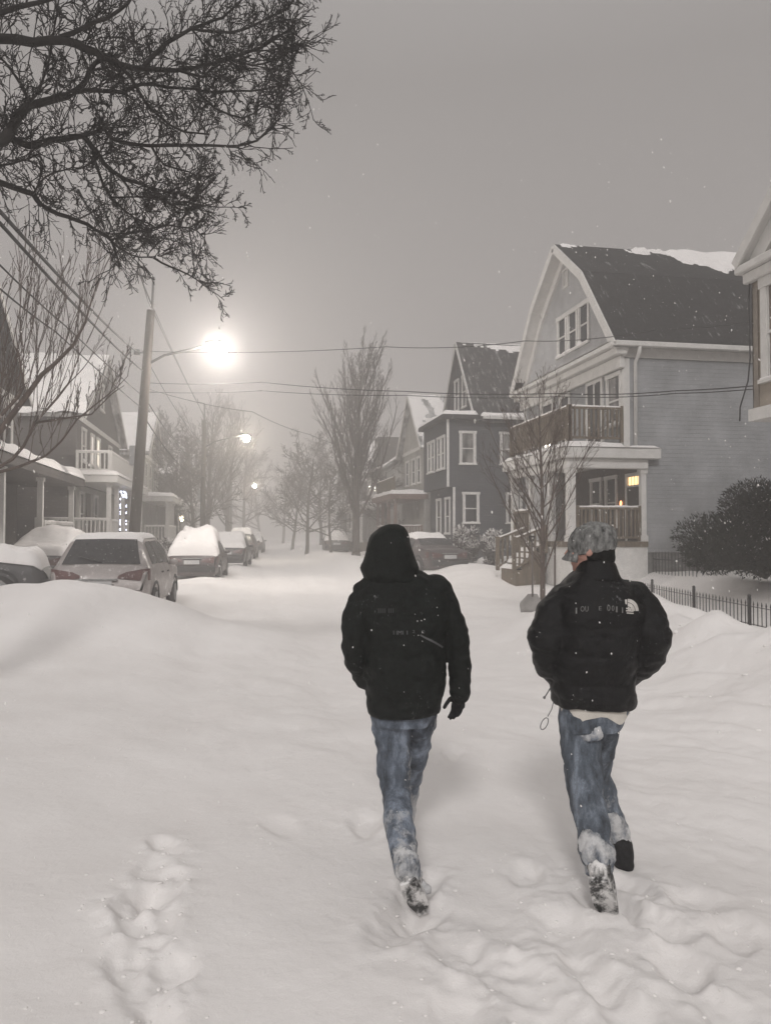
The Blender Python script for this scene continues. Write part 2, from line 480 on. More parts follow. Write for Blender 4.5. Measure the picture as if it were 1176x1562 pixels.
def make_ground():
    ys = [-6.0]
    while ys[-1] < 420:
        y = ys[-1]
        if y < 1.2: s = 0.6
        elif y < 5.2: s = 0.016
        else: s = 0.016 + 0.0078*(y-5.2)
        ys.append(y+s)
    xs = [0.0]
    while xs[-1] < 420:
        x = xs[-1]
        xs.append(x + (0.016 if x < 2.6 else 0.016+0.016*(x-2.6)))
    xs = np.array([-x for x in xs[:0:-1]] + xs) + 0.6
    ys = np.array(ys)
    X, Y = np.meshgrid(xs, ys)
    Z = ground_h(X.ravel(), Y.ravel())
    far = np.maximum(np.abs(X.ravel()), Y.ravel())
    Z = Z*(1-sst(far, 90, 200))
    co = np.stack([X.ravel(), Y.ravel(), Z], 1).astype(np.float32)
    nx, ny = len(xs), len(ys)
    i = np.arange(ny-1)[:,None]*nx + np.arange(nx-1)[None,:]
    q = np.stack([i, i+1, i+nx+1, i+nx], -1).reshape(-1, 4).astype(np.int32)
    me = bpy.data.meshes.new('ground')
    me.vertices.add(len(co)); me.vertices.foreach_set('co', co.ravel())
    me.loops.add(q.size); me.loops.foreach_set('vertex_index', q.ravel())
    me.polygons.add(len(q)); me.polygons.foreach_set('loop_start', np.arange(0, q.size, 4, dtype=np.int32))
    me.update(calc_edges=True)
    me.polygons.foreach_set('use_smooth', np.ones(len(q), dtype=bool))
    o = link('ground', me, SNOW)
    tag(o, 'deep fresh snow covering the whole street, drifted and trampled', 'ground', kind='structure')

make_ground()

# loose clods of kicked-up snow along the trampled path: nobody could count them
def make_clods():
    mb = MB(); r = random.Random(11)
    spots = []
    for k in range(170):
        s = r.choice(STEPS)
        spots.append((s[0]+r.gauss(0,.16), s[1]+r.gauss(0,.2), r.uniform(.004,.011)))
    for k in range(60):
        y = r.uniform(5, 11); spots.append((4.6+r.gauss(0,.7)+0.03*y, y, r.uniform(.01,.03)))
    Z = ground_h(np.array([s[0] for s in spots]), np.array([s[1] for s in spots]))
    for (x, y, q), z in zip(spots, Z):
        ax = Vector((r.gauss(0,1), r.gauss(0,1), r.gauss(0,.4))).normalized()
        b = len(mb.v)
        mb.ball((x, y, z+q*.05), (q*r.uniform(.7,1.5), q*r.uniform(.7,1.5), q*r.uniform(.4,.8)), 7, 5)
        for i in range(b, len(mb.v)):
            p = Vector(mb.v[i]); n = mnoise.noise(p*60)*q*.5
            mb.v[i] = (p.x+n, p.y+n*.6, p.z+n*.4)
    tag(mb.build('snow_clods', SNOWCAP, None, True), 'loose clods of kicked up snow along the trampled path', 'snow', kind='stuff')
make_clods()
# ------------------------------------------------------------------ house pieces
class Pl:
    """a wall plane: X = c or Y = c, facing sign s; maps (along, z, out) to world"""
    def __init__(self, ax, c, s): self.ax, self.c, self.s = ax, c, s
    def p(self, a, z, o=0.0):
        return (self.c+self.s*o, a, z) if self.ax == 'X' else (a, self.c+self.s*o, z)
    def box(self, mb, a0, a1, z0, z1, o0, o1):
        p, q = self.p(a0, z0, o0), self.p(a1, z1, o1)
        mb.box(min(p[0],q[0]), max(p[0],q[0]), min(p[1],q[1]), max(p[1],q[1]), min(p[2],q[2]), max(p[2],q[2]))

def window(par, pl, a0, a1, z0, z1, frame=WHITE, glass=GLASS, fw=0.10, lit=None, label=None):
    mb = MB()
    pl.box(mb, a0-fw, a0, z0, z1, -.02, .05); pl.box(mb, a1, a1+fw, z0, z1, -.02, .05)
    pl.box(mb, a0-fw-.03, a1+fw+.03, z1, z1+fw*1.2, -.02, .065); pl.box(mb, a0-fw-.04, a1+fw+.04, z0-.07, z0, -.02, .09)
    zm = (z0+z1)/2
    pl.box(mb, a0, a1, zm-.025, zm+.025, -.02, .035)
    for (u0, u1, w0, w1) in ((a0, a0+.035, z0, zm-.025), (a1-.035, a1, z0, zm-.025), (a0, a0+.035, zm+.025, z1), (a1-.035, a1, zm+.025, z1)):
        pl.box(mb, u0, u1, w0, w1, -.02, .025)
    w = mb.build('window', frame, par)
    if label: w['label'] = label
    g = MB(); pl.box(g, a0+.036, a1-.036, z0+.001, zm-.026, -.02, .008); pl.box(g, a0+.036, a1-.036, zm+.026, z1-.001, -.02, .012)
    g.build('pane', lit or glass, w)
    s = MB(); pts = []
    n = 8
    for i in range(n):      # snow lying on the sill
        a = a0-fw+(a1-a0+2*fw)*i/(n-1)
        h = .03+.05*mnoise.noise(Vector((a*4, z0*3, pl.c)))**2*4
        pts.append([pl.p(a, z0+.002, .008), pl.p(a, z0+.002+h, .02), pl.p(a, z0+.002+h*.8, .07), pl.p(a, z0-.02, .094)])
    s.sheet(pts); s.build('sill_snow', SNOWCAP, w, True)
    return w

def railing(name, par, a, b, z0, z1, mat, gap=0.13, w=0.04, zb=None, post=0.09, snow=True):
    """posts, two rails and square balusters from a to b (xy); z0/z1 at a, zb = (z0,z1) at b"""
    zb = zb or (z0, z1)
    mb = MB(); A, B = Vector((*a, 0)), Vector((*b, 0)); L = (B-A).length
    t = (B-A)/L
    def P(s, k): return A + t*s + Vector((0,0, (z0+(zb[0]-z0)*s/L)*(1-k) + (z1+(zb[1]-z1)*s/L)*k))
    mb.bar(P(0,1), P(L,1), .08, .06); mb.bar(P(0,0)+Vector((0,0,.1)), P(L,0)+Vector((0,0,.1)), .06, .06)
    n = max(2, int(L/gap))
    for i in range(1, n):
        s = L*i/n
        mb.bar(P(s,0)+Vector((0,0,.13)), P(s,1)-Vector((0,0,.03)), w, w)
    for s in (0, L):
        mb.bar(P(s,0), P(s,1)+Vector((0,0,.08)), post, post)
    r = mb.build(name, mat, par)
    if snow:
        m = MB(); k = max(3, int(L/.25)); rings = []
        for i in range(k+1):
            s = L*i/k; c = P(s,1)+Vector((0,0,.03)); sd = t.cross(Vector((0,0,1)))
            h = .05+.03*mnoise.noise(c*2.3)
            rings.append([c-sd*.045, c-sd*.03+Vector((0,0,h)), c+sd*.03+Vector((0,0,h)), c+sd*.045])
        m.loft(rings); m.build('rail_snow', SNOWCAP, r, True)
    return r

def roof_snow(par, R0, R1, E0, E1, cover, th=0.08, nu=60, nv=26, name='roof_snow'):
    """snow lying on a roof slope (ridge R0-R1, eave E0-E1); cover(u,v) > 0 where it holds"""
    R0, R1, E0, E1 = map(Vector, (R0, R1, E0, E1))
    n = (R1-R0).cross(E0-R0).normalized()
    if n.z < 0: n = -n
    mb = MB(); idx = {}
    vals = {}
    for i in range(nu+1):
        for j in range(nv+1):
            vals[i,j] = cover(i/nu, j/nv)
    def V(i, j):
        if (i,j) not in idx:
            u, v = i/nu, j/nv
            p = (R0*(1-u)+R1*u)*(1-v) + (E0*(1-u)+E1*u)*v
            h = th*max(0, min(1, vals[i,j]*2.5))*(0.8+.5*mnoise.noise(p*1.3)) + 0.004
            idx[i,j] = len(mb.v); mb.v.append(tuple(p+n*h))
        return idx[i,j]
    for i in range(nu):
        for j in range(nv):
            if max(vals[i,j], vals[i+1,j], vals[i,j+1], vals[i+1,j+1]) > 0 and min(vals[i,j], vals[i+1,j], vals[i,j+1], vals[i+1,j+1]) > -.5:
                mb.f.append((V(i,j), V(i+1,j), V(i+1,j+1), V(i,j+1)))
    if mb.f: return mb.build(name, SNOWCAP, par, True)

def flat_snow(par, x0, x1, y0, y1, z, h=.12, name='roof_snow'):
    """a rounded blanket on a flat roof"""
    mb = MB(); nx = max(4, int((x1-x0)/.15)); ny = max(4, int((y1-y0)/.15)); g = []
    for i in range(nx+1):
        row = []
        for j in range(ny+1):
            u, v = i/nx, j/ny
            e = min(1, min(u, 1-u)*(x1-x0)/.14)*min(1, min(v, 1-v)*(y1-y0)/.14)
            x = x0+(x1-x0)*u; y = y0+(y1-y0)*v
            row.append((x, y, z + (e**.5)*h*(1+.35*mnoise.noise(Vector((x*1.1, y*1.1, z)))) + .003))
        g.append(row)
    mb.sheet(g); return mb.build(name, SNOWCAP, par, True)

def ndown(a, s=1.0):
    return mnoise.fractal(Vector(a)*s, 0.9, 2.0, 5)

SH_DARK = mat_shingle('dark_roof_shingle', (0.028,0.027,0.027), 0.10)
SH_MID = mat_shingle('wind_dusted_shingle', (0.035,0.034,0.034), 0.26)
SH_GREY = mat_shingle('snow_dusted_shingle', (0.12,0.12,0.12), 0.75)
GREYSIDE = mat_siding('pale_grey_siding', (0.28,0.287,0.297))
GREYFRONT = mat_siding('pale_grey_siding_lit', (0.41,0.412,0.418))  # same siding as GREYSIDE, street-lamp light put into a paler colour
DARKSIDE = mat_siding('charcoal_blue_siding', (0.042,0.045,0.052), .115, .10)
BEIGE = mat_siding('beige_siding', (0.33,0.285,0.235))
WARMDARK = mat_siding('brown_grey_siding', (0.075,0.066,0.062), .115, .25)
PALESIDE = mat_siding('faded_cream_siding', (0.34,0.33,0.31), .115, .15)
STONE = mat_plain('rough_foundation_stone', (0.17,0.17,0.165), 0.9, 0.4, 7, 0.5, snow=0.15)
DOORM = mat_plain('dark_painted_door', (.05,.042,.04), .6, .2, 5, .1)
SHADOWW = mat_plain('porch_inner_wall', (0.085,0.074,0.067), 0.8, 0.25, 5, 0.15)  # shade under the porch roof is put into this dark wall colour
SKIRT = mat_plain('white_porch_skirt', (0.66,0.65,0.63), 0.7, 0.1, 6, 0.1, snow=0.25)
REDPANE = mat_glass('red_curtained_glass', (0.10,0.035,0.03), 0.2, (0.19,0.06,0.05))
LITWARM = mat_emit('lit_transom_glass', (1.0,0.60,0.26), 2.2)
LITWIN = mat_emit('lit_window_glass', (1.0,0.86,0.66), 1.1)
LITDIM = mat_emit('dim_lit_curtain', (1.0,0.85,0.75), 0.40)
LITFAR = mat_emit('far_lit_glass', (1.0,0.86,0.62), 6.0)

def prism_x(mb, prof, x0, x1):
    """closed (y,z) outline extruded along x"""
    k = len(prof)
    mb.add([(x0,y,z) for y,z in prof]+[(x1,y,z) for y,z in prof],
           [tuple(range(k-1,-1,-1)), tuple(range(k,2*k))]+[(i,(i+1)%k,k+(i+1)%k,k+i) for i in range(k)])

# ------------------------------------------------------------------ pale grey gambrel house (right)
def gambrel_house():
    t = thing('gambrel_house', 'pale grey house with steep dark gambrel roof, brown balcony and white front porch', 'house', (12, 24.4, 0.5))
    XL = 11.1; XF, XB, Y0, Y1, YC = 10.45, 23.0, 20.5, 28.3, 24.4
    ZE, ZK, ZR = 6.95, 9.55, 11.1
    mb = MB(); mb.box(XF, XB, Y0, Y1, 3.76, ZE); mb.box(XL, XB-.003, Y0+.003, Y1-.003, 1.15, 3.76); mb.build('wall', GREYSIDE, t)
    mb = MB(); mb.box(XL+.05, XB-.05, Y0+.05, Y1-.05, 0.0, 1.148); mb.build('foundation', STONE, t)
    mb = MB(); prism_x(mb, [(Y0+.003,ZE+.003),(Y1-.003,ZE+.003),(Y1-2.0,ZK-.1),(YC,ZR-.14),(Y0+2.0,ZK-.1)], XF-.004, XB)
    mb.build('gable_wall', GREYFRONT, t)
    # roof: two pitches each side, overhanging the front gable
    xo = XF-.42
    r = MB()
    for s in (-1, 1):
        e, k = YC+s*4.15, YC+s*2.05
        r.slab([(xo,e,ZE+.0),(XB+.3,e,ZE+.0),(XB+.3,k,ZK),(xo,k,ZK)], .12)
        r.slab([(xo,k,ZK+.002),(XB+.3,k,ZK+.002),(XB+.3,YC,ZR),(xo,YC,ZR)], .12)
    rf = r.build('roof', SH_DARK, t)
    def cov(u, v):
        s = ndown((u*16, v*1.6, 0))
        s += .5*ndown((u*60, v*2.0, 3))
        return -.12 + .34*wavg(u,.12,.3) + .75*wavg(u,.22,.55) - v*1.05 + .40*s
    roof_snow(rf, (xo+.2,YC,ZR), (XB,YC,ZR), (xo+.2,YC-2.05,ZK), (XB,YC-2.05,ZK), cov, .14, 230, 60)
    # white rake boards following the gambrel
    f = MB()
    for s in (-1, 1):
        pts = [(YC+s*4.2,ZE-.05),(YC+s*2.08,ZK-.05),(YC,ZR-.05)]
        for (a, b) in zip(pts, pts[1:]):
            f.bar((xo-.03,a[0],a[1]-.09),(xo-.03,b[0],b[1]-.09),.05,.26)
            f.bar((XF-.05,a[0]-s*.12,a[1]-.28),(XF-.05,b[0]-s*.06,b[1]-.28),.09,.30)
            n = .02
            f.slab([(xo+.0,a[0],a[1]-.15),(XF-.006,a[0],a[1]-.15),(XF-.006,b[0],b[1]-.15),(xo+.0,b[0],b[1]-.15)], .03)
    f.build('rake_board', WHITE, t)
    # deep cornice under the gable, gutter and frieze along the side
    c = MB()
    c.box(XF-.5, XF-.005, Y0-.35, Y1+.35, ZE-.16, ZE-.02); c.box(XF-.34, XF-.005, Y0-.25, Y1+.25, ZE-.36, ZE-.162)
    c.box(XF-.16, XF-.005, Y0-.1, Y1+.1, ZE-.70, ZE-.362)
    c.build('cornice', WHITE, t, bevel=.02, seg=1)
    cs = flat_snow(t, XF-.52, XF-.01, Y0-.2, Y1+.2, ZE-.018, .05, 'cornice_snow')
    g = MB(); g.box(XF-.42, XB, Y0-.42, Y0-.30, ZE-.16, ZE-.02); g.box(XF-.004, XB, Y0-.30, Y0-.004, ZE-.12, ZE-.06); g.box(XF+.0, XB, Y0-.05, Y0-.003, ZE-.40, ZE-.122)
    g.build('gutter', WHITE, t, bevel=.015, seg=1)
    d = MB(); d.tube([(XF+.30,Y0-.36,ZE-.14),(XF+.30,Y0-.30,ZE-.32),(XF+.30,Y0-.09,ZE-.55),(XF+.30,Y0-.07,4.0)], .055, 8)
    d.build('downspout', WHITE, t, True)
    b = MB(); b.box(XF-.02, XF+.16, Y0-.02, Y0-.0035, 4.05, ZE-.42); b.box(XF-.024, XF-.002, Y0-.022, Y0+.16, 4.05, ZE-.72); b.build('corner_board', WHITE, t)
    b = MB(); b.box(XF-.02, XF-.002, Y1-.16, Y1+.02, 3.8, ZE-.72); b.build('corner_board', WHITE, t)
    fp, sp = Pl('X', XF, -1), Pl('Y', Y0, -1)
    for a in (22.75, 23.6, 24.45):
        window(t, fp, a, a+.56, 7.55, 8.72, fw=.12)
    # small louvred attic vent
    m = MB(); fp.box(m, 24.2, 24.25, 9.75, 10.25, 0, .05); fp.box(m, 24.55, 24.6, 9.75, 10.25, 0, .05); fp.box(m, 24.2, 24.6, 10.25, 10.31, 0, .05); fp.box(m, 24.2, 24.6, 9.69, 9.75, 0, .05)
    for i in range(6): fp.box(m, 24.25, 24.55, 9.77+i*.08, 9.81+i*.08, 0, .03)
    m.build('attic_vent', WHITE, t)
    window(t, fp, 20.72, 21.42, 4.75, 6.1, glass=GLASSC)
    window(t, fp, 25.6, 26.5, 4.6, 6.1, fw=.12)
    window(t, fp, 24.2, 24.85, 4.6, 6.1)
    dr = MB(); fp.box(dr, 21.85, 22.75, 4.2, 6.15, -.01, .04); dr2 = dr.build('balcony_door', GLASS, t)
    dr = MB(); fp.box(dr, 21.73, 21.85, 4.2, 6.28, -.01, .06); fp.box(dr, 22.75, 22.87, 4.2, 6.28, -.01, .06); fp.box(dr, 21.85, 22.75, 6.15, 6.28, -.01, .06)
    fp.box(dr, 22.26, 22.34, 4.2, 6.15, .04, .055); dr.build('door_frame', WHITE, dr2)
    window(t, sp, 17.2, 18.3, 2.75, 3.75, WHITE, REDPANE, label='side window with dark red curtain')
    # porch with balcony on its roof
    PX, PY0, PY1 = 8.78, 20.42, 25.2
    fl = MB(); fl.box(PX, XL-.003, PY0, PY1, 1.3, 1.45); fl.build('porch_floor', BROWN, t)
    sk = MB(); sk.box(PX+.05, XL-.01, PY0+.03, PY0+.09, .2, 1.3); sk.box(PX+.05, PX+.11, PY0+.1, PY1-.05, .2, 1.3); sk.build('porch_skirt', SKIRT, t)
    pr = MB(); pr.box(PX-.2, XF-.004, PY0-.2, PY1+.2, 3.72, 4.02); pr.box(XF-.004, XL+.3, PY0-.2, Y0-.004, 3.72, 4.02)
    pr.box(PX-.05, XL-.004, PY0-.05, PY0+.1, 3.45, 3.72); pr.box(PX-.05, PX+.1, PY0+.1, PY1, 3.45, 3.72)
    prr = pr.build('porch_roof', WHITE, t, bevel=.02, seg=1)
    flat_snow(prr, PX-.22, XF-.02, PY0-.22, PY1+.2, 4.02, .14); flat_snow(prr, XF-.02, XL+.32, PY0-.22, Y0-.02, 4.02, .07)
    for (x, y, w) in ((PX+.10, PY0+.12, .105), (PX+.10, 22.0, .06), (PX+.1, 23.5, .06), (PX+.10, PY1-.15, .10), (XL-.10, PY0+.12, .075)):
        p = MB(); p.box(x-w, x+w, y-w, y+w, 1.45, 3.45); p.box(x-w-.03, x+w+.03, y-w-.03, y+w+.03, 1.45, 1.62); p.box(x-w-.03, x+w+.03, y-w-.03, y+w+.03, 3.33, 3.449)
        p.build('porch_post', WHITE, t)
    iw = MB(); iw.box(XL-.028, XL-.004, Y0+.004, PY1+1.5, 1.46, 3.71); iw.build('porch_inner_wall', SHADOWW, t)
    fp2 = Pl('X', XL-.028, -1)
    cl = MB(); cl.box(XF-.004, XL-.004, Y0+.003, Y1-.003, 3.72, 3.757); cl.build('porch_ceiling', SKIRT, t)
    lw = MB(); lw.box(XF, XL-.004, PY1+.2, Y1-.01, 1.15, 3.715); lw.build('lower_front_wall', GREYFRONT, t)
    window(t, fp2, 22.25, 22.85, 1.9, 3.3); window(t, fp2, 23.3, 23.9, 1.9, 3.3)
    sd = MB(); fp2.box(sd, 20.72, 21.5, 1.46, 3.0, 0, .04); s2 = sd.build('front_door', DOORM, t)
    hd = MB(); hd.ball((XL-.09, 21.4, 2.35), .035, 8, 6); hd.build('door_handle', METALG, s2, True)
    df = MB(); fp2.box(df, 20.62, 20.72, 1.46, 3.4, 0, .06); fp2.box(df, 21.5, 21.6, 1.46, 3.4, 0, .06); fp2.box(df, 20.72, 21.5, 3.3, 3.4, 0, .06); fp2.box(df, 20.72, 21.5, 3.0, 3.05, 0, .055)
    df.build('door_frame', WHITE, s2)
    tr = MB()
    for i in range(4): fp2.box(tr, 20.77+i*.185, 20.77+i*.185+.105, 3.06, 3.29, .002, .03)
    to = tr.build('transom', LITWARM, s2); to['label'] = 'lit amber fanlight of four panes'
    pl = MB(); pl.ball((XL-.09, 21.85, 2.55), (.035,.035,.09), 8, 6); pl.build('porch_lamp', mat_emit('orange_lamp_glow', (1,.35,.12), 5), t, True)
    railing('porch_railing', t, (PX+.28, PY0+.1), (XL-.22, PY0+.1), 1.46, 2.36, BROWN, .12, .045)
    railing('porch_railing', t, (PX+.08, 23.6), (PX+.08, PY1-.3), 1.46, 2.36, BROWN, .13, .045)
    bx = PX+.05
    railing('balcony_railing', t, (bx+.05, PY0+.12), (XF-.06, PY0+.12), 4.2, 5.12, BROWN, .135, .05)
    railing('balcony_railing', t, (bx, PY0+.12), (bx, PY1), 4.2, 5.12, BROWN, .13, .055)
    railing('balcony_railing', t, (bx+.1, PY1), (XF-.06, PY1), 4.2, 5.12, BROWN, .135, .05)
    # steps down to the pavement with a picket rail
    st = MB()
    for i in range(5):
        st.box(PX-.02-.18*(i+1), PX-.02-.18*i, 22.1, 23.4, .1, 1.3-.17*i)
    s3 = st.build('porch_steps', BROWN, t)
    ss = MB()
    for i in range(5):
        x0, x1, z = PX-.02-.18*(i+1), PX-.02-.18*i, 1.3-.17*i
        ss.sheet([[(x0,y,z+.01),(x0+.04,y,z+.10+.04*mnoise.noise(Vector((x0*3,y*2,0)))),(x1-.04,y,z+.14+.03*mnoise.noise(Vector((x1*3,y*2,0)))),(x1,y,z+.02)] for y in [22.1+1.3*k/8 for k in range(9)]])
    ss.build('step_snow', SNOWCAP, s3, True)
    railing('step_railing', t, (PX-1.0, 22.0), (PX-.05, 22.0), .55, 1.5, BROWN, .14, .055, (1.1, 1.85), .10)
    railing('step_railing', t, (PX-1.0, 23.5), (PX-.05, 23.5), .55, 1.5, BROWN, .14, .055, (1.1, 1.85), .10)
gambrel_house()

# ------------------------------------------------------------------ generic gable-front / side-gable house
def gable_house(label, name, xf, sgn, y0, y1, depth, ze, zr, wall, roof, zb=0.5, overhang=.35, snowcov=None, ridge='x', snow_th=.12, over_eave=.3):
    """facade on X = xf facing sgn*X; ridge 'x' runs away from the street (gable to the street), 'y' along it"""
    t = thing(name, label, 'house', (xf-sgn*depth/2, (y0+y1)/2, zb))
    xb = xf - sgn*depth; yc = (y0+y1)/2
    x0, x1 = min(xf,xb), max(xf,xb)
    mb = MB(); mb.box(x0, x1, y0, y1, zb-.5, ze); mb.build('wall', wall, t)
    rf = MB()
    if ridge == 'x':
        g = MB(); prism_x(g, [(y0+.003,ze+.003),(y1-.003,ze+.003),(yc,zr-.14)], x0-(0.004 if sgn < 0 else 0), x1+(0.004 if sgn > 0 else 0)); g.build('gable_wall', wall, t)
        xe0, xe1 = x0-overhang, x1+overhang
        sl = (zr-ze)/(yc-y0)
        for s in (-1, 1):
            e = yc+s*(yc-y0+over_eave)
            rf.slab([(xe0,e,ze-sl*over_eave+.06),(xe1,e,ze-sl*over_eave+.06),(xe1,yc,zr+.06),(xe0,yc,zr+.06)], .12)
        ro = rf.build('roof', roof, t)
        tr = MB()
        for xx in ((xf+sgn*(overhang+.02)),):
            for s in (-1, 1):
                e = yc+s*(yc-y0+over_eave)
                tr.bar((xx,e,ze-sl*over_eave-.02),(xx,yc,zr-.02),.04,.2)
        tr.box(xf-.03 if sgn<0 else xf, xf if sgn<0 else xf+.03, y0, y1, ze-.22, ze-.02)
        tr.build('rake_board', WHITE, t)
        if snowcov:
            for s in (-1, 1):
                e = yc+s*(yc-y0+over_eave)
                roof_snow(ro, (xe0,yc,zr+.06),(xe1,yc,zr+.06),(xe0,e,ze-sl*over_eave+.06),(xe1,e,ze-sl*over_eave+.06), snowcov, snow_th, 150, 50)
    else:
        xc = (x0+x1)/2; sl = (zr-ze)/(xc-x0)
        for s in (-1, 1):
            e = xc+s*(xc-x0+over_eave)
            rf.slab([(e,y0-overhang,ze-sl*over_eave+.06),(e,y1+overhang,ze-sl*over_eave+.06),(xc,y1+overhang,zr+.06),(xc,y0-overhang,zr+.06)], .12)
        ro = rf.build('roof', roof, t)
        g = MB(); k = [(x0+.003,ze+.003),(x1-.003,ze+.003),(xc,zr-.14)]
        g.add([(x,y0-.004,z) for x,z in k]+[(x,y1+.004,z) for x,z in k], [(0,2,1),(3,4,5),(0,1,4,3),(1,2,5,4),(2,0,3,5)]); g.build('gable_wall', wall, t)
        if snowcov:
            for s in (-1, 1):
                e = xc+s*(xc-x0+over_eave)
                roof_snow(ro, (xc,y0-overhang,zr+.06),(xc,y1+overhang,zr+.06),(e,y0-overhang,ze-sl*over_eave+.06),(e,y1+overhang,ze-sl*over_eave+.06), snowcov, snow_th, 60, 24)
    return t

def porch(t, x0, x1, y0, y1, zf, zr, posts, mat=WHITE, snow=.22, rail=None, h=.28, rmat=None):
    f = MB(); f.box(x0, x1, y0, y1, zf-.7, zf); f.build('porch_floor', BROWN, t)
    r = MB(); r.box(x0-.25, x1+.25, y0-.25, y1+.25, zr, zr+h); ro = r.build('porch_roof', rmat or mat, t, bevel=.02, seg=1)
    flat_snow(ro, x0-.28, x1+.28, y0-.28, y1+.28, zr+h, snow)
    for (x, y) in posts:
        p = MB(); p.box(x-.08, x+.08, y-.08, y+.08, zf, zr); p.box(x-.11, x+.11, y-.11, y+.11, zf, zf+.15); p.box(x-.11, x+.11, y-.11, y+.11, zr-.12, zr-.001); p.build('porch_post', mat, t)
    for (a, b) in rail or []:
        railing('porch_railing', t, a, b, zf, zf+.9, mat, .16, .05)

# charcoal house beyond it, gable set back over a two-storey front bay
def dark_house():
    cov = lambda u, v: .17*wavg(u,.0,.25) - v*2.0 + .09*(ndown((u*22, v*1.0, 2))+.8*ndown((u*80, v*1.5, 6)))
    t = gable_house('charcoal house with steep gable, white corner boards and a line of snow along its ridge', 'charcoal_house',
                    11.0, -1, 35.9, 42.2, 12.0, 7.25, 11.35, DARKSIDE, SH_MID, .5, .25, cov, 'x', .04)
    b = MB(); b.box(9.45, 11.0, 35.903, 40.6, 3.85, 7.0); b.build('front_bay', DARKSIDE, t)
    br = MB(); br.box(9.2, 11.0, 35.6, 40.8, 7.0, 7.2); bro = br.build('bay_roof', SH_DARK, t)
    flat_snow(bro, 9.2, 10.95, 35.62, 40.8, 7.2, .2)
    b = MB(); b.box(9.75, 11.0, 35.95, 40.4, .2, 3.848); b.build('lower_front', DARKSIDE, t)
    ev = MB(); ev.box(11.1, 22.5, 35.52, 35.64, 7.02, 7.18); ev.build('gutter', WHITE, t)
    flat_snow(t, 11.0, 22.9, 35.5, 36.0, 7.13, .2, 'eave_snow')
    c = MB(); c.box(9.44, 9.56, 35.885, 35.902, 3.86, 7.0); c.build('corner_board', WHITE, t)
    c = MB(); c.box(9.74, 9.86, 35.93, 35.949, .3, 3.84); c.build('corner_board', WHITE, t)
    sp = Pl('Y', 35.9, -1); fp = Pl('X', 9.45, -1); gp = Pl('X', 11.0, -1); lp = Pl('X', 9.75, -1)
    window(t, sp, 10.15, 10.75, 4.95, 6.35, glass=GLASSC); window(t, sp, 12.1, 12.75, 4.95, 6.35, glass=GLASSC)
    window(t, sp, 10.3, 10.9, 2.2, 3.5); window(t, sp, 12.4, 13.0, 2.2, 3.5)
    window(t, gp, 38.0, 38.6, 8.0, 9.5); window(t, gp, 39.4, 40.0, 8.0, 9.5)
    for a in (36.3, 37.05, 38.3, 39.05): window(t, fp, a, a+.5, 4.75, 6.2)
    window(t, lp, 36.5, 37.2, 1.7, 3.3); window(t, lp, 38.2, 38.9, 1.7, 3.3)
dark_house()

full = lambda u, v: 1.0
def partial(seed, k=.35):
    return lambda u, v: k - .25*v + .9*ndown((u*10, v*2.0, seed))

def far_right_houses():
    t = gable_house('pale grey house with snow dusted roof just beyond the charcoal house', 'snowy_roofed_house', 10.1, -1, 43.2, 49.5, 12, 6.7, 9.9, PALESIDE, SH_GREY, .4, .3, partial(3, .05), 'x', .08)
    pl = Pl('X', 10.1, -1)
    for a in (44.2, 45.6, 47.4): window(t, pl, a, a+.7, 4.6, 6.0)
    porch(t, 8.4, 10.05, 43.4, 49.2, 1.2, 3.6, [(8.5, 43.5), (8.5, 45.5), (8.5, 47.4), (8.5, 49.1)], mat_plain('red_brown_porch_paint', (.16,.10,.085), .8, .3, 6, .1, snow=.2), rail=[((8.45,43.6),(8.45,49.0)), ((8.5,43.5),(10.0,43.5))])
    railing('balcony_railing', t, (8.45,43.5), (8.45,49.1), 3.95, 4.8, BROWN, .16, .05)
    t = gable_house('faint white house with a dark dormer window, third beyond the grey house', 'dormered_house', 9.6, -1, 53, 60.5, 11, 6.2, 9.6, PALESIDE, SH_GREY, .4, .3, partial(8, .25), 'y', .1)
    d = MB(); d.add([(9.7,55.2,6.6),(9.7,58.2,6.6),(9.7,57.4,8.6),(9.7,56.0,8.6),(12.2,55.2,6.6),(12.2,58.2,6.6),(12.2,57.4,8.6),(12.2,56.0,8.6)], [(0,3,2,1),(4,5,6,7),(0,1,5,4),(1,2,6,5),(2,3,7,6),(3,0,4,7)])
    do = d.build('dormer', WARMDARK, t)
    dp = Pl('X', 9.7, -1); window(t, dp, 56.4, 57.0, 7.1, 8.1, glass=GLASSC)
    pl = Pl('X', 9.6, -1)
    for a in (54, 56.3, 58.6): window(t, pl, a, a+.8, 4.2, 5.6)
    porch(t, 8.0, 9.55, 53.3, 60.2, 1.1, 3.4, [(8.1, y) for y in (53.4, 55.6, 57.9, 60.1)], WHITE, rail=[((8.05,53.5),(8.05,60.0))])
    t = gable_house('barely visible gabled house fading into the blowing snow on the right side', 'faded_gabled_house', 9.2, -1, 66, 74, 11, 6.3, 9.8, WARMDARK, SH_GREY, .4, .3, partial(12, .3), 'x', .1)
    pl = Pl('X', 9.2, -1)
    for a in (67, 69.5, 72): window(t, pl, a, a+.8, 4.3, 5.7)
    porch(t, 7.7, 9.15, 66.3, 73.7, 1.1, 3.4, [(7.8, y) for y in (66.4, 70, 73.6)], WHITE)
far_right_houses()

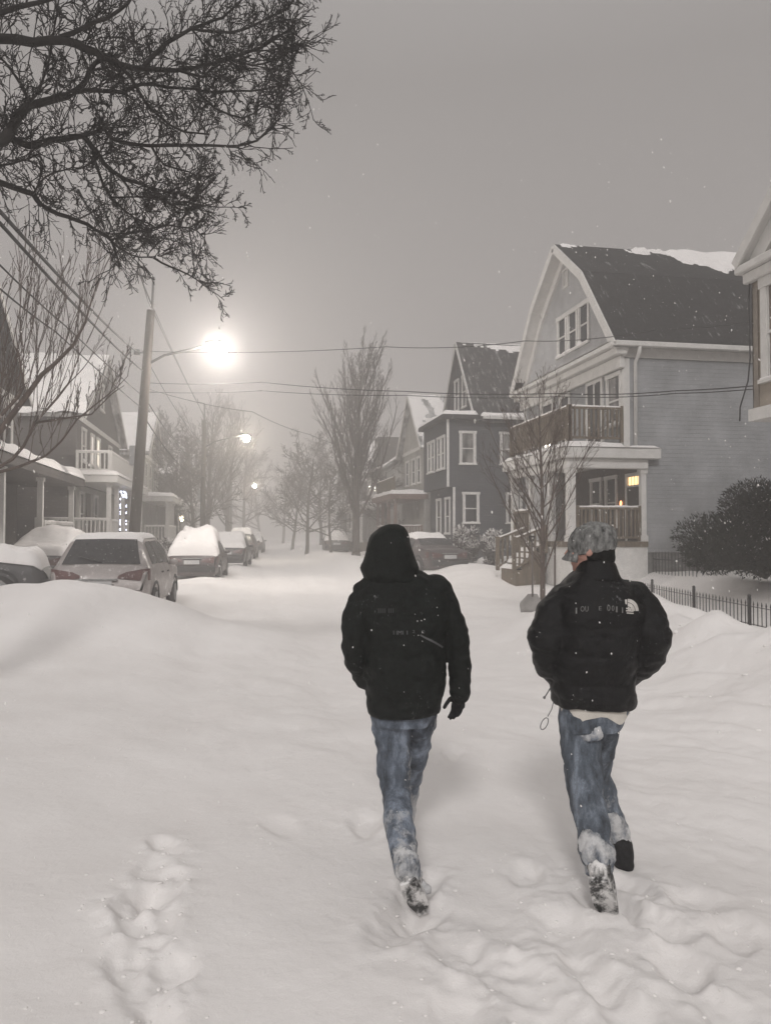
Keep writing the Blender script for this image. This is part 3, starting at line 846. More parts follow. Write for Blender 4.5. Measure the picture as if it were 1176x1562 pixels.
# ------------------------------------------------------------------ nearest house at the right edge: overhanging upper storey
def near_house():
    t = thing('beige_house', 'beige house cut by the right edge, upper storey overhanging above the dark bush', 'house', (13, 8.5, .4))
    XF, Y1, Y0, ZB, ZE = 9.0, 12.75, 4.0, 3.72, 6.68
    YC, ZR = (Y0+Y1)/2, 10.4
    mb = MB(); mb.box(XF, 20, Y0, Y1, ZB+.16, ZE); mb.build('upper_wall', BEIGE, t)
    mb = MB(); mb.box(11.2, 20, Y0+.1, Y1-1.2, .2, ZB); mb.build('lower_wall', BEIGE, t)
    g = MB(); prism_x(g, [(Y0+.003,ZE+.003),(Y1-.003,ZE+.003),(YC,ZR-.12)], XF-.004, 20); g.build('gable_wall', GREYFRONT, t)
    b = MB(); b.box(XF-.08, 20, Y0, Y1+.08, ZB-.06, ZB+.155); b.build('floor_band', WHITE, t)
    r = MB(); sl = (ZR-ZE)/(Y1-YC)
    for s in (-1, 1):
        e = YC+s*(Y1-YC+.2)
        r.slab([(XF-.2,e,ZE-sl*.2+.1),(20.3,e,ZE-sl*.2+.1),(20.3,YC,ZR+.1),(XF-.2,YC,ZR+.1)], .13)
    ro = r.build('roof', SH_DARK, t)
    e = Y1+.2; e0 = Y0-.2
    f = MB()
    for (ee) in (e, e0):
        f.bar((XF-.23,ee,ZE-sl*.2-.02),(XF-.23,YC,ZR-.02),.05,.2)
        f.slab([(XF-.2,ee,ZE-sl*.2-.06),(XF-.008,ee,ZE-sl*.2-.06),(XF-.008,YC,ZR-.06),(XF-.2,YC,ZR-.06)], .03)
        f.bar((XF-.04,ee-.3*(1 if ee>YC else -1),ZE-sl*.1-.14),(XF-.04,YC,ZR-.25),.07,.3)
    f.build('rake_board', WHITE, t)
    c = MB(); c.box(XF-.24, XF-.008, Y0-.2, Y1+.22, ZE-.36, ZE-.22); c.box(XF-.14, XF-.008, Y0-.1, Y1+.12, ZE-.55, ZE-.362); c.box(XF-.005, 20, Y1+.005, Y1+.22, ZE-.37, ZE-.23)
    co = c.build('cornice', WHITE, t, bevel=.02, seg=1)
    roof_snow(ro, (XF-.2,YC,ZR+.1),(20.3,YC,ZR+.1),(XF-.2,e,ZE-sl*.2+.1),(20.3,e,ZE-sl*.2+.1), partial(21, .2), .15, 50, 24)
    fp = Pl('X', XF, -1)
    window(t, fp, 11.4, 12.35, 4.35, 5.95, WHITE, mat_glass('warm_curtained_glass', (.09,.07,.06), .15, (.26,.20,.16)), .16)
    window(t, fp, 9.4, 10.35, 4.35, 5.95, WHITE, GLASSC, .16)
    c = MB(); c.box(XF-.02, XF-.002, Y1-.13, Y1+.02, ZB+.17, ZE-.63); c.box(XF-.02, XF+.13, Y1+.001, Y1+.022, ZB+.17, ZE-.47); c.build('corner_board', mat_plain('dark_corner_trim', (.22,.19,.16), .7, .2), t)
    k = MB(); k.tube([(XF-.05,Y1+.04,ZE-.5),(XF-.06,Y1+.05,5.6),(XF-.05,Y1+.05,4.8),(XF-.06,Y1+.10,4.4),(XF-.12,Y1+.25,3.95),(XF-.1,Y1+.3,3.7)], .014, 6); k.build('cable', IRON, t, True)
near_house()

# ------------------------------------------------------------------ houses on the left
def left_houses():
    t = gable_house('dark brown house behind the bare tree at the left edge, with snow covered porch', 'brown_house', -7.6, 1, 19.0, 29.6, 11, 6.4, 10.2, WARMDARK, SH_DARK, .5, .4, lambda u, v: .15+.9*ndown((u*7, v*3, 31)), 'x', .14)
    pl = Pl('X', -7.6, 1)
    for a in (20.4, 23, 25.6, 28): window(t, pl, a, a+.8, 4.5, 6.0)
    for a in (20.4, 25.6): window(t, pl, a, a+.8, 1.6, 3.1)
    porch(t, -7.55, -5.75, 19.3, 30.2, 1.1, 3.35, [(-5.85, y) for y in (19.4, 21.4, 25.4, 29.9)], WHITE, .30, rail=[((-5.8,25.6),(-5.8,29.8))], rmat=WARMDARK)
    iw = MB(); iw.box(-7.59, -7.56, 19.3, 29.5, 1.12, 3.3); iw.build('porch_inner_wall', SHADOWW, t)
    dp = Pl('Y', 19.0, -1); window(t, dp, -10, -9.2, 4.5, 6.0)

    t = gable_house('grey three storey house behind the utility pole with snow covered roof and balcony', 'balconied_house', -6.1, 1, 32.0, 43.0, 12, 6.3, 9.5, WARMDARK, SH_GREY, .5, .35, lambda u, v: .55+.8*ndown((u*5, v*3, 41))-(.5 if v > .9 else 0), 'x', .2)
    pl = Pl('X', -6.1, 1)
    window(t, pl, 36.3, 36.95, 4.55, 5.75, lit=LITWIN, label='narrow window lit warm from inside'); window(t, pl, 34.9, 35.5, 4.55, 5.75, lit=LITDIM, label='window with dimly lit curtain')
    window(t, pl, 33, 33.7, 4.55, 5.75); window(t, pl, 39.5, 40.3, 4.55, 5.75); window(t, pl, 37.2, 37.9, 7.2, 8.3, glass=GLASSC)
    porch(t, -6.05, -4.75, 31.6, 41.5, 1.25, 3.6, [(-4.85, y) for y in (31.7, 33.6, 35.2, 38.2, 41.4)], WHITE, .18, rail=[((-4.8,31.8),(-4.8,33.5)), ((-4.8,35.3),(-4.8,41.3))])
    f = MB(); f.box(-7.6, -6.05, 31.4, 31.97, .5, 1.25); f.build('side_porch', BROWN, t)
    railing('porch_railing', t, (-7.4,31.5), (-4.85,31.5), 1.25, 2.2, WHITE, .15, .055)
    railing('balcony_railing', t, (-4.8,31.7), (-4.8,41.4), 4.0, 4.75, WHITE, .15, .05)
    railing('balcony_railing', t, (-6.0,31.65), (-4.85,31.65), 4.0, 4.75, WHITE, .15, .05)
    iw = MB(); iw.box(-6.096, -6.06, 31.9, 41.4, 1.27, 3.55); iw.build('porch_inner_wall', PALESIDE, t)
    p2 = Pl('X', -6.06, 1); window(t, p2, 32.5, 33.1, 1.7, 3.2); window(t, p2, 35.6, 36.3, 1.7, 3.2)
    d = MB(); p2.box(d, 33.75, 34.6, 1.27, 3.3, 0, .05); d.build('front_door', SHADOWW, t)
    # blue-white light string round the porch entrance
    r = random.Random(3); wire = MB(); bulbs = MB(); path = []
    for i in range(9): path.append(Vector((-4.72, 33.55, 1.5+i*.22)))
    for i in range(10): path.append(Vector((-4.72, 33.6+i*.19, 3.42+.05*math.sin(i*1.9))))
    for i in range(9): path.append(Vector((-4.72, 35.32, 3.3-i*.22)))
    wire.tube(path, .006, 4)
    for k, p in enumerate(path):
        for q in range(2):
            c = p+Vector((.02, r.uniform(-.06,.06), -.03-r.uniform(0, .18)))
            bulbs.ball(c, (.014,.014,.026), 6, 5)
    ls = thing('light_string', 'string of blue white lights hung round the porch entrance behind the utility pole', 'lights', (-4.72,34.4,2.5))
    wire.build('cord', IRON, ls); bulbs.build('bulb', mat_emit('cool_string_bulb', (.72,.78,1.0), 9.0), ls)

    t = gable_house('snow roofed house just right of the utility pole, half hidden by bare twigs', 'snow_capped_house', -5.3, 1, 46.5, 55, 11, 6.3, 8.9, PALESIDE, SH_GREY, .5, .35, lambda u, v: .8+.4*ndown((u*5, v*3, 51)), 'x', .22)
    pl = Pl('X', -5.3, 1)
    for a in (47.4, 49.5, 52): window(t, pl, a, a+.8, 4.3, 5.7)
    porch(t, -5.25, -3.9, 46.6, 54.8, 1.2, 3.5, [(-4.0, y) for y in (46.7, 48.6, 50.6, 52.6, 54.7)], WHITE, .25, rail=[((-3.95,46.8),(-3.95,54.6)), ((-5.2,46.7),(-4.1,46.7))])
    for i, a in enumerate((47.4, 49.0, 50.8)):
        w = Pl('Y', 46.5, -1); window(t, w, -7.6-i*1.9, -6.9-i*1.9, 4.3, 5.7)
    t = gable_house('distant house on the left with a lit porch lamp and two small lit windows', 'lamplit_house', -4.7, 1, 60, 68, 11, 6.1, 8.9, WARMDARK, SH_GREY, .5, .35, partial(61, .6), 'x', .2)
    pl = Pl('X', -4.7, 1)
    window(t, pl, 61.3, 61.75, 4.6, 5.5, lit=LITFAR, label='small lit window'); window(t, pl, 62.7, 63.2, 4.6, 5.5, lit=LITFAR, label='small lit window'); window(t, pl, 65, 65.8, 4.4, 5.6)
    porch(t, -4.65, -3.4, 60.2, 67.8, 1.2, 3.4, [(-3.5, y) for y in (60.3, 64, 67.7)], WHITE, .25)
    l = MB(); l.ball((-4.35, 63.3, 2.85), (.16,.16,.24), 10, 8); l.build('porch_lamp', mat_emit('warm_porch_lamp', (1,.82,.55), 14), t, True)
    t = gable_house('farthest house on the left, a pale shape in the blowing snow', 'distant_house', -4.2, 1, 74, 83, 11, 6.3, 9.2, PALESIDE, SH_GREY, .5, .35, partial(71, .6), 'x', .2)
    pl = Pl('X', -4.2, 1)
    for a in (75, 78, 81): window(t, pl, a, a+.8, 4.3, 5.7)
left_houses()
# ------------------------------------------------------------------ bare trees
def rot_about(d, ang, az):
    o = d.orthogonal().normalized()
    ax = Matrix.Rotation(az, 3, d) @ o
    return (Matrix.Rotation(ang, 3, ax) @ d).normalized()

def grow(mb, p, d, L, r, lev, P, rng, root=None):
    """one branch and everything that grows from it; root: mesh for level 0"""
    seg = P['seg'][lev]; pts = [p.copy()]; rad = [r]; dirs = [d.copy()]
    tip = P['tip'][lev]
    q = p.copy(); dd = d.copy()
    for i in range(seg):
        j = P['jit'][lev]
        dd = (dd + Vector((rng.gauss(0,j), rng.gauss(0,j), rng.gauss(0,j))) + Vector((0,0,P['up'][lev]))).normalized()
        q = q + dd*(L/seg); pts.append(q.copy()); dirs.append(dd.copy()); rad.append(max(P['rmin'], r*(1-(1-tip)*(i+1)/seg)))
    (root if (root is not None and lev == 0) else mb).tube(pts, rad, P['sides'][lev], cap=lev == 0)
    if lev+1 >= len(P['seg']): return
    n = P['n'][lev]; n = int(n*(.75+.5*rng.random())+.5)
    t0 = P['t0'][lev]
    for k in range(n):
        t = t0 + (1-t0)*((k+rng.random()*.9)/n); x = t*seg; i = min(seg-1, int(x)); f = x-i
        b = pts[i].lerp(pts[i+1], f); bd = dirs[i+1]
        ang = P['ang'][lev]*(.7+.6*rng.random())
        nd = rot_about(bd, ang, rng.uniform(0, 2*PI))
        l = L*P['lr'][lev]*(.65+.6*rng.random())*(1-P['tap'][lev]*(t-t0)/(1-t0))
        grow(mb, b, nd, l, max(P['rmin'], (rad[i]*(1-f)+rad[i+1]*f)*P['rr'][lev]), lev+1, P, rng)

UPRIGHT = dict(seg=[9,7,5,3], tip=[.25,.25,.3,.5], jit=[.03,.07,.10,.14], up=[.03,.10,.10,.08], sides=[9,5,3,3], n=[24,9,5], t0=[.16,.2,.25],
               ang=[.62,.42,.5], lr=[.58,.36,.42], tap=[.62,.5,.5], rr=[.42,.5,.6], rmin=.006)
SPREAD = dict(seg=[8,8,6,3], tip=[.3,.2,.25,.5], jit=[.05,.13,.18,.2], up=[.04,.05,.04,.03], sides=[9,5,3,3], n=[16,10,6], t0=[.28,.2,.2],
              ang=[.95,.7,.75], lr=[.62,.42,.42], tap=[.45,.5,.5], rr=[.5,.5,.6], rmin=.007)
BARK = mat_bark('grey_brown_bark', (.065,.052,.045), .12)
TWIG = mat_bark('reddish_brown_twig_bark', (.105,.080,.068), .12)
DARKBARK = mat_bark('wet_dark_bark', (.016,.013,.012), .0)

def tree(name, label, x, y, h, P, seed, r=None, group=None, z=None, lean=(0,0), bark=BARK, twig=None, **over):
    Q = dict(P); Q.update(over)
    z = gh(x, y)-.15 if z is None else z
    t = thing(name, label, 'tree', (x, y, z), 0, group)
    mb, tr = MB(), MB(); rng = random.Random(seed)
    d = Vector((lean[0], lean[1], 1)).normalized()
    grow(mb, Vector((x,y,z)), d, h, r or h*.02, 0, Q, rng, tr)
    tr.tube([(x,y,z-.1),(x+d.x*.3,y+d.y*.3,z+.35)], [(r or h*.02)*1.35,(r or h*.02)*.98], 10)
    tr.build('trunk', bark, t, True); mb.build('crown', twig or bark, t, True, recalc=False)
    return t

# centre tree
cx = at(543, 840, 43)
centre = tree('street_tree', 'tall upright bare tree standing alone in the middle distance, branches fanning steeply upwards', cx.x, cx.y, 9.9, UPRIGHT, 4, .23, rmin=.0095, n=[58,10,6], jit=[.012,.035,.06,.1], up=[.03,.13,.12,.1], ang=[.60,.36,.42], t0=[.2,.15,.2], lr=[.56,.36,.42])
# young tree in front of the grey house
yx = at(828, 935, 15.2)
young = tree('young_tree', 'slender young bare tree with thin reddish twigs in front of the grey house porch', yx.x, yx.y, 4.0, UPRIGHT, 9, .058, rmin=.0031, bark=TWIG, n=[34,10,4], t0=[.22,.2,.25], ang=[.72,.45,.5], lr=[.58,.38,.45], jit=[.012,.05,.08,.12])

def far_trees():
    spots = [  # px, depth, height, kind, label
        (468, 58, 7.2, 0, 'low bare tree left of the tall upright tree'),
        (505, 52, 5.0, 0, 'small bushy bare tree at the foot of the tall upright tree'),
        (446, 74, 7.5, 0, 'blurred bare tree where the street vanishes, right of the third lamp'),
        (490, 84, 9.5, 0, 'faint wide bare tree behind the tall upright tree'),
        (432, 112, 10, 0, 'farthest bare tree, a pale smudge at the end of the street'),
        (590, 50, 5.2, 0, 'bare twiggy tree directly behind the hooded walker'),
        (612, 56, 6.0, 1, 'bare tree against the faint dormered house'),
        (318, 66, 11.5, 1, 'tall bare tree below the big street lamp'),
        (347, 84, 13, 1, 'bare tree rising behind the second lamp pole'),
        (296, 58, 7.6, 0, 'bare tree standing before the lamplit house'),
        (268, 51, 6.4, 0, 'low bare tree just right of the utility pole'),
        (372, 102, 12, 0, 'faint bare tree between the second and third lamps'),
        (398, 125, 11, 0, 'very pale bare tree at the far left kerb'),
        (236, 60, 9.5, 1, 'bare tree rising over the snow capped house'),
    ]
    for i, (px, d, h, k, lab) in enumerate(spots):
        p = at(px, 830, d)
        tree('bare_tree', lab, p.x, p.y, h, SPREAD if k == 0 else UPRIGHT, 100+i, None, 'bare street trees', None, (random.Random(i).uniform(-.06,.06), 0),
             BARK, None, **(dict(rmin=.009+.0001*d, n=[17,12,7], t0=[.2,.15,.15], rr=[.5,.5,.5]) if k == 0 else dict(rmin=.009+.0001*d, n=[26,10,5])))
far_trees()

# near tree at the left edge: leaning limbs traced, upright shoots grown from them
def left_tree():
    D = 11.0
    b = at(-95, 900, D)
    t = thing('garden_tree', 'bare tree reaching in at the left edge with long upright shoots', 'tree', (b.x, b.y, gh(b.x, b.y)))
    tr, mb = MB(), MB(); rng = random.Random(77)
    zz = gh(b.x, b.y)
    tr.tube([(b.x,b.y,zz-.2), (b.x,b.y,zz+.6), at(-92,790,D), at(-75,735,D)], [.24,.17,.15,.14], 10)
    limbs = [
        ([(-75,735,0),(-30,695,0),(0,658,.1),(25,625,.2),(47,596,.3),(64,572,.35),(84,555,.4),(112,527,.5),(122,508,.55),(131,490,.6),(142,452,.65),(152,425,.7)], .085, .012),
        ([(-75,735,0),(-40,670,-.2),(0,636,-.3),(28,606,-.4),(37,590,-.5),(30,545,-.5),(24,500,-.6)], .06, .010),
        ([(-75,735,0),(-20,725,.4),(20,700,.6),(37,680,.7),(54,645,.8),(88,607,.9),(105,585,1.),(112,568,1.),(122,540,1.1),(135,520,1.2)], .05, .008),
        ([(-20,725,.4),(30,712,.9),(71,695,1.2),(94,673,1.4),(118,640,1.6),(159,607,1.9),(180,590,2.),(196,573,2.1)], .04, .008),
        ([(54,645,.8),(100,638,1.2),(140,632,1.6),(172,600,1.9),(190,588,2.)], .03, .008),
        ([(-75,735,0),(-60,640,.2),(-30,570,.2),(-5,520,.3),(15,470,.4)], .06, .01),
    ]
    S = dict(seg=[9,6,3], tip=[.3,.3,.5], jit=[.05,.07,.1], up=[.10,.10,.06], sides=[4,3,3], n=[4,2], t0=[.3,.2], ang=[.28,.4], lr=[.40,.4], tap=[.3,.5], rr=[.6,.65], rmin=.0042)
    for li, (pts, r0, r1) in enumerate(limbs):
        P = [at(x, y, D+o) for x, y, o in pts]
        k = len(P); rad = [(r0+(r1-r0)*i/(k-1))*.62 for i in range(k)]
        mb.tube(P, rad, 6)
        for i in range(1, k-1):
            seg = P[i+1]-P[i]; m = max(1, int(seg.length/.12))
            for q in range(m):
                p = P[i]+seg*((q+rng.random())/m)
                d = (seg.normalized()*.35 + Vector((rng.gauss(.08,.22), rng.gauss(0,.22), rng.uniform(.6,1.1)))).normalized()
                L = rng.uniform(.5, 2.1)*(1.0 if li < 3 else .5)
                grow(mb, p, d, L, rng.uniform(.005,.0095), 0, S, rng)
    tr.build('trunk', BARK, t, True); mb.build('crown', TWIG, t, True, recalc=False)
left_tree()

# big tree overhead, upper left: limbs traced at 6-8 m, dense twigs grown from them
def overhead_tree():
    D = 6.6
    b = at(-330, 1000, D)
    zz = gh(b.x, b.y)
    t = thing('overhanging_tree', 'big dark bare tree reaching over the street from the upper left corner', 'tree', (b.x, b.y, zz))
    tr, mb = MB(), MB(); rng = random.Random(19)
    F = at(-330, 420, D)
    tr.tube([(b.x,b.y,zz-.2), (b.x,b.y,zz+.5), (b.x+.02,b.y,zz+1.6), F], [.34,.25,.22,.18], 12)
    limbs = [
        ([(-330,420,0),(-200,300,0),(-90,240,.0),(0,215,.1),(16,205,.1),(22,186,.1),(45,160,.1),(85,154,.15),(118,138,.2),(133,118,.2),(142,100,.2),(160,88,.2)], .085, .022),
        ([(-330,420,0),(-220,180,-.3),(-100,80,-.4),(0,60,-.4),(50,63,-.4),(100,61,-.4),(130,74,-.4),(160,86,-.3),(185,100,-.2),(220,104,0),(270,106,.2),(330,95,.4),(400,70,.5),(450,40,.6)], .07, .012),
        ([(95,58,-.4),(130,42,-.5),(165,26,-.6),(195,4,-.7),(215,-30,-.8)], .03, .014),
        ([(-90,240,0),(0,212,.3),(18,212,.3),(45,221,.3),(80,216,.4),(128,208,.5),(142,228,.5),(160,250,.6),(185,268,.7),(205,277,.7),(235,290,.8),(262,312,.9),(300,300,1.),(330,270,1.)], .05, .010),
        ([(128,208,.5),(160,198,.4),(175,214,.4),(230,221,.4),(290,222,.4),(345,224,.5),(392,214,.5),(412,195,.5),(428,180,.5)], .028, .008),
        ([(-200,300,0),(-90,270,.4),(0,280,.6),(50,297,.7),(62,312,.7),(90,326,.8),(120,336,.8),(145,350,.9),(170,368,1.),(178,385,1.),(182,408,1.)], .045, .010),
        ([(170,366,1.),(190,360,1.),(220,350,1.1),(255,345,1.1),(290,348,1.2),(306,356,1.2),(315,372,1.2)], .018, .006),
        ([(170,368,1.),(195,388,1.1),(225,392,1.1),(242,396,1.1)], .014, .006),
        ([(118,138,.2),(150,138,.2),(185,140,.3),(215,128,.3),(255,132,.4),(300,138,.4),(350,140,.5),(400,136,.5),(440,128,.6)], .028, .008),
        ([(45,160,.1),(30,125,.0),(8,96,0),(-20,70,0)], .022, .01),
        ([(45,160,.1),(62,130,-.1),(75,85,-.2),(85,40,-.2),(90,-20,-.2)], .016, .008),
        ([(220,104,0),(245,75,.1),(290,45,.2),(340,25,.3),(380,-10,.3)], .03, .010),
        ([(400,70,.5),(425,52,.5),(442,70,.6),(446,92,.6),(438,110,.6)], .012, .006),
        ([(300,138,.4),(330,165,.5),(370,180,.5),(405,160,.5),(428,178,.5)], .016, .006),
        ([(142,228,.5),(150,262,.6),(170,300,.7),(205,330,.8),(235,345,.9)], .022, .008),
        ([(262,312,.9),(285,322,1.),(318,312,1.)], .014, .006),
        ([(185,100,-.2),(215,140,-.1),(240,175,0),(280,200,.1),(320,205,.2)], .02, .008),
        ([(-100,80,-.4),(0,20,-.6),(60,5,-.7),(120,-20,-.8)], .04, .015),
        ([(50,297,.7),(70,270,.5),(110,255,.4),(140,262,.4)], .014, .006),
        ([(-90,270,.4),(-20,255,.4),(20,250,.3),(60,235,.3)], .02, .008),
        ([(270,106,.2),(310,115,.3),(345,90,.4),(385,100,.4),(425,90,.5),(448,75,.6),(455,62,.6)], .018, .005),
        ([(230,221,.4),(250,250,.6),(290,262,.7),(312,285,.8)], .016, .006),
        ([(290,45,.2),(350,50,.3),(405,30,.4),(440,10,.5),(455,-15,.5)], .018, .006),
    ]
    S = dict(seg=[6,4,3], tip=[.35,.4,.6], jit=[.15,.2,.22], up=[.0,.0,.03], sides=[4,3,3], n=[5,3], t0=[.12,.15], ang=[.6,.6], lr=[.55,.5], tap=[.4,.4], rr=[.6,.7], rmin=.0034)
    BIG = dict(seg=[9,6,4,3], tip=[.3,.35,.4,.6], jit=[.14,.16,.2,.22], up=[.0,.0,.0,.03], sides=[5,4,3,3], n=[9,6,3], t0=[.15,.12,.15], ang=[.7,.6,.6], lr=[.45,.5,.5], tap=[.4,.4,.4], rr=[.55,.6,.7], rmin=.0034)
    for li, (pts, r0, r1) in enumerate(limbs):
        P = [at(x, y, D+o) for x, y, o in pts]
        k = len(P); Q = []; rad = []
        for i in range(k-1):       # smooth, slightly crooked limb
            p0 = P[max(0,i-1)]; p1 = P[i]; p2 = P[i+1]; p3 = P[min(k-1,i+2)]
            m = max(2, int((p2-p1).length/.09))
            for q in range(m):
                u = q/m
                c = .5*((2*p1)+(p2-p0)*u+(2*p0-5*p1+4*p2-p3)*u*u+(3*p1-p0-3*p2+p3)*u*u*u)
                Q.append(c+Vector((rng.gauss(0,.006), rng.gauss(0,.006), rng.gauss(0,.006)))); rad.append((r0+(r1-r0)*(i+u)/(k-1))*.74)
        Q.append(P[-1]); rad.append(r1)
        mb.tube(Q, rad, 6)
        for i in range(1, len(Q)-1):
            px = (Q[i]-CAMPOS); u = px.dot(RIGHT)/px.dot(FWD)*FPX+588
            if u < -60: continue
            dens = (.75 if r0 > .04 and u < 130 else 1.25) + (.9 if 230 < u < 430 else 0)
            if rng.random() > dens*.95: continue
            if u > 120 and r1 < .02 and rng.random() < (.13 if u < 390 else .02):
                d = (Vector((rng.gauss(.15,.5), rng.gauss(.1,.7), rng.gauss(0,.6)))+(Q[i+1]-Q[i]).normalized()*.7).normalized()
                grow(mb, Q[i], d, rng.uniform(.35,.8), rng.uniform(.008,.012), 0, BIG, rng)
            for rep in range(3):
                d = Vector((rng.gauss(0,.42), rng.gauss(0,.42), rng.choice((-1,1,1))*rng.uniform(.5,1.4))) + (Q[i+1]-Q[i]).normalized()*.5
                grow(mb, Q[i], d.normalized(), rng.uniform(.12,.45), rng.uniform(.004,.007), 0, S, rng)
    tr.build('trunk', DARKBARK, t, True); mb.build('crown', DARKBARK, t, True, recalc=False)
overhead_tree()

# ------------------------------------------------------------------ evergreen bush at the right and snowy shrubs
LEAF = mat_plain('dark_evergreen_needles', (.011,.016,.010), .8, .5, 5, 0, snow=.06, snowscale=3.0)
STEM = mat_plain('shrub_stem_bark', (.05,.04,.033), .9, .3)
def bush(name, label, c, R, n, leaf, mat, seed, snow=0, squash=.8, group=None, skew=0):
    rng = random.Random(seed)
    t = thing(name, label, 'bush', (c[0], c[1], c[2]), 0, group)
    mb, st, sn = MB(), MB(), MB()
    clumps = []
    for i in range(26 if not skew else 44):
        d = Vector((rng.gauss(0,1), rng.gauss(0,1), rng.gauss(0,1))).normalized()
        rr = rng.random()**.5
        clumps.append((Vector((d.x*R[0]*rr*.72, d.y*R[1]*rr*.72, R[2]*.52+d.z*R[2]*.42*rr)), rng.uniform(.22,.42)))
    for q, s in clumps:
        q.z *= 1+skew*(q.dot(RIGHT)/R[0]); s *= 1+.3*skew*(q.dot(RIGHT)/R[0])
        st.tube([Vector(c), Vector(c)+q*.5+Vector((rng.gauss(0,.05), rng.gauss(0,.05), 0)), Vector(c)+q], [.03,.02,.01], 5)
        m = int(n*s*s*6)
        for k in range(m):
            d = Vector((rng.gauss(0,1), rng.gauss(0,1), rng.gauss(0,1))).normalized()
            rad = (.35+.75*rng.random()**.6)*s
            p = Vector(c)+q+Vector((d.x*R[0]*rad, d.y*R[1]*rad, d.z*R[2]*.62*rad))
            if p.z < c[2]+.02: continue
            ax = (d + Vector((rng.gauss(0,.5), rng.gauss(0,.5), rng.gauss(.35,.5)))).normalized()
            sd = ax.orthogonal().normalized(); sd = Matrix.Rotation(rng.uniform(0,6.28),3,ax) @ sd
            L = leaf*rng.uniform(.6,1.5); w = L*.22
            tgt = sn if snow and d.z > .1 and rng.random() < snow else mb
            up = ax.cross(sd)
            tgt.add([p-ax*L*.3, p+sd*w+up*w*.3, p+ax*L, p-sd*w+up*w*.3], [(0,1,2,3)])
    st.build('stem', STEM, t); mb.build('foliage', mat, t, recalc=False)
    if sn.f: sn.build('foliage_snow', SNOWCAP, t, recalc=False)
    return t
bp = at(1168, 900, 17.4)
bush('evergreen_bush', 'large dark evergreen bush spilling over the iron fence at the right edge', (bp.x, bp.y, gh(bp.x,bp.y)+.12), (2.05,1.5,2.2), 2600, .06, LEAF, 3, .02, skew=.45)
SHR = mat_plain('bare_shrub_twigs', (.07,.06,.055), .9, .3)
for (px, d, R, lab, sd) in ((712, 34.4, (.75,.6,1.7), 'tall snow laden shrub against the charcoal house, above the parked car', 11), (752, 34, (.7,.6,1.5), 'snow laden shrub right of the tall one by the charcoal house', 12),
                            (226, 31, (.9,.8,1.3), 'snow laden shrub behind the wagon, beside the utility pole', 13), (258, 36, (.9,.8,1.2), 'snow laden shrub farther right of the utility pole', 14)):
    p = at(px, 860, d)
    bush('snowy_shrub', lab, (p.x, p.y, gh(p.x,p.y)), R, 330, .10, SHR, sd, .6, .8, 'snow laden shrubs')
# ------------------------------------------------------------------ cars
SUV = dict(zb=.26, W=.92, st=[(0,.80,.62,.62),(.05,.86,.80,.80),(.14,.89,.95,.98),(.24,.90,1.0,1.05),(.46,.90,1.01,1.33),(.70,.91,1.02,1.56),(.95,.92,1.02,1.62),(2.3,.92,1.0,1.64),(2.75,.92,.99,1.55),(3.35,.92,.97,1.12),(3.5,.91,.96,1.04),(4.3,.88,.88,.92),(4.5,.84,.76,.78),(4.6,.74,.6,.6)],
           rear=(.27,.70), front=(2.80,3.34), side=[(.78,1.45),(1.52,2.22),(2.28,2.95)], wheels=(.9,3.65), tail=(.80,.98))
SEDAN = dict(zb=.22, W=.90, st=[(0,.78,.60,.60),(.05,.84,.86,.87),(.2,.87,.93,.96),(.75,.89,.95,1.0),(1.0,.89,.95,1.10),(1.55,.89,.95,1.40),(1.9,.90,.95,1.45),(2.5,.90,.94,1.46),(2.85,.90,.93,1.38),(3.45,.90,.92,.99),(3.6,.89,.91,.94),(4.4,.86,.80,.84),(4.6,.80,.70,.71),(4.68,.70,.55,.55)],
             rear=(1.03,1.52), front=(2.90,3.42), side=[(1.5,2.25),(2.32,3.0)], wheels=(.95,3.75), tail=(.66,.84))

def interp(sp, y):
    st = sp['st']
    if y <= st[0][0]: return st[0][1:]
    for a, b in zip(st, st[1:]):
        if y <= b[0]:
            u = (y-a[0])/(b[0]-a[0]); return tuple(a[i]+(b[i]-a[i])*u for i in (1,2,3))
    return st[-1][1:]

def section(sp, y):
    w, belt, top = interp(sp, y)
    wr = w*(1-.26*(top-belt)/.6); zb = sp['zb']
    e = min(.07, (top-belt)*.4+.02)
    half = [(w*.86, zb), (w*.96, zb+.10), (w, zb+(belt-zb)*.5), (w*.985, belt-.05), (w*.955, belt), (wr, top-e), (wr*.88, top-.012), (wr*.5, top+.012)]
    return half, wr, belt, top

CGLASS = mat_plain('frosted_car_glass', (.022,.022,.024), .25, .4, 9, 0, snow=.16, snowscale=22)
TYRE = mat_plain('tyre_rubber', (.02,.02,.02), .9, .3, 20, .2, snow=.2)
TAILR = mat_plain('red_tail_lens', (.085,.032,.03), .3, .25, 8, 0, snow=.30, snowscale=14)
PLATE = mat_plain('number_plate_blank', (.5,.5,.5), .5, .1)
BLACKP = mat_plain('black_plastic_trim', (.025,.025,.026), .7, .3, 10, .1, snow=.1)
LENSW = mat_plain('headlamp_lens', (.35,.35,.36), .2, .15, 8, 0)

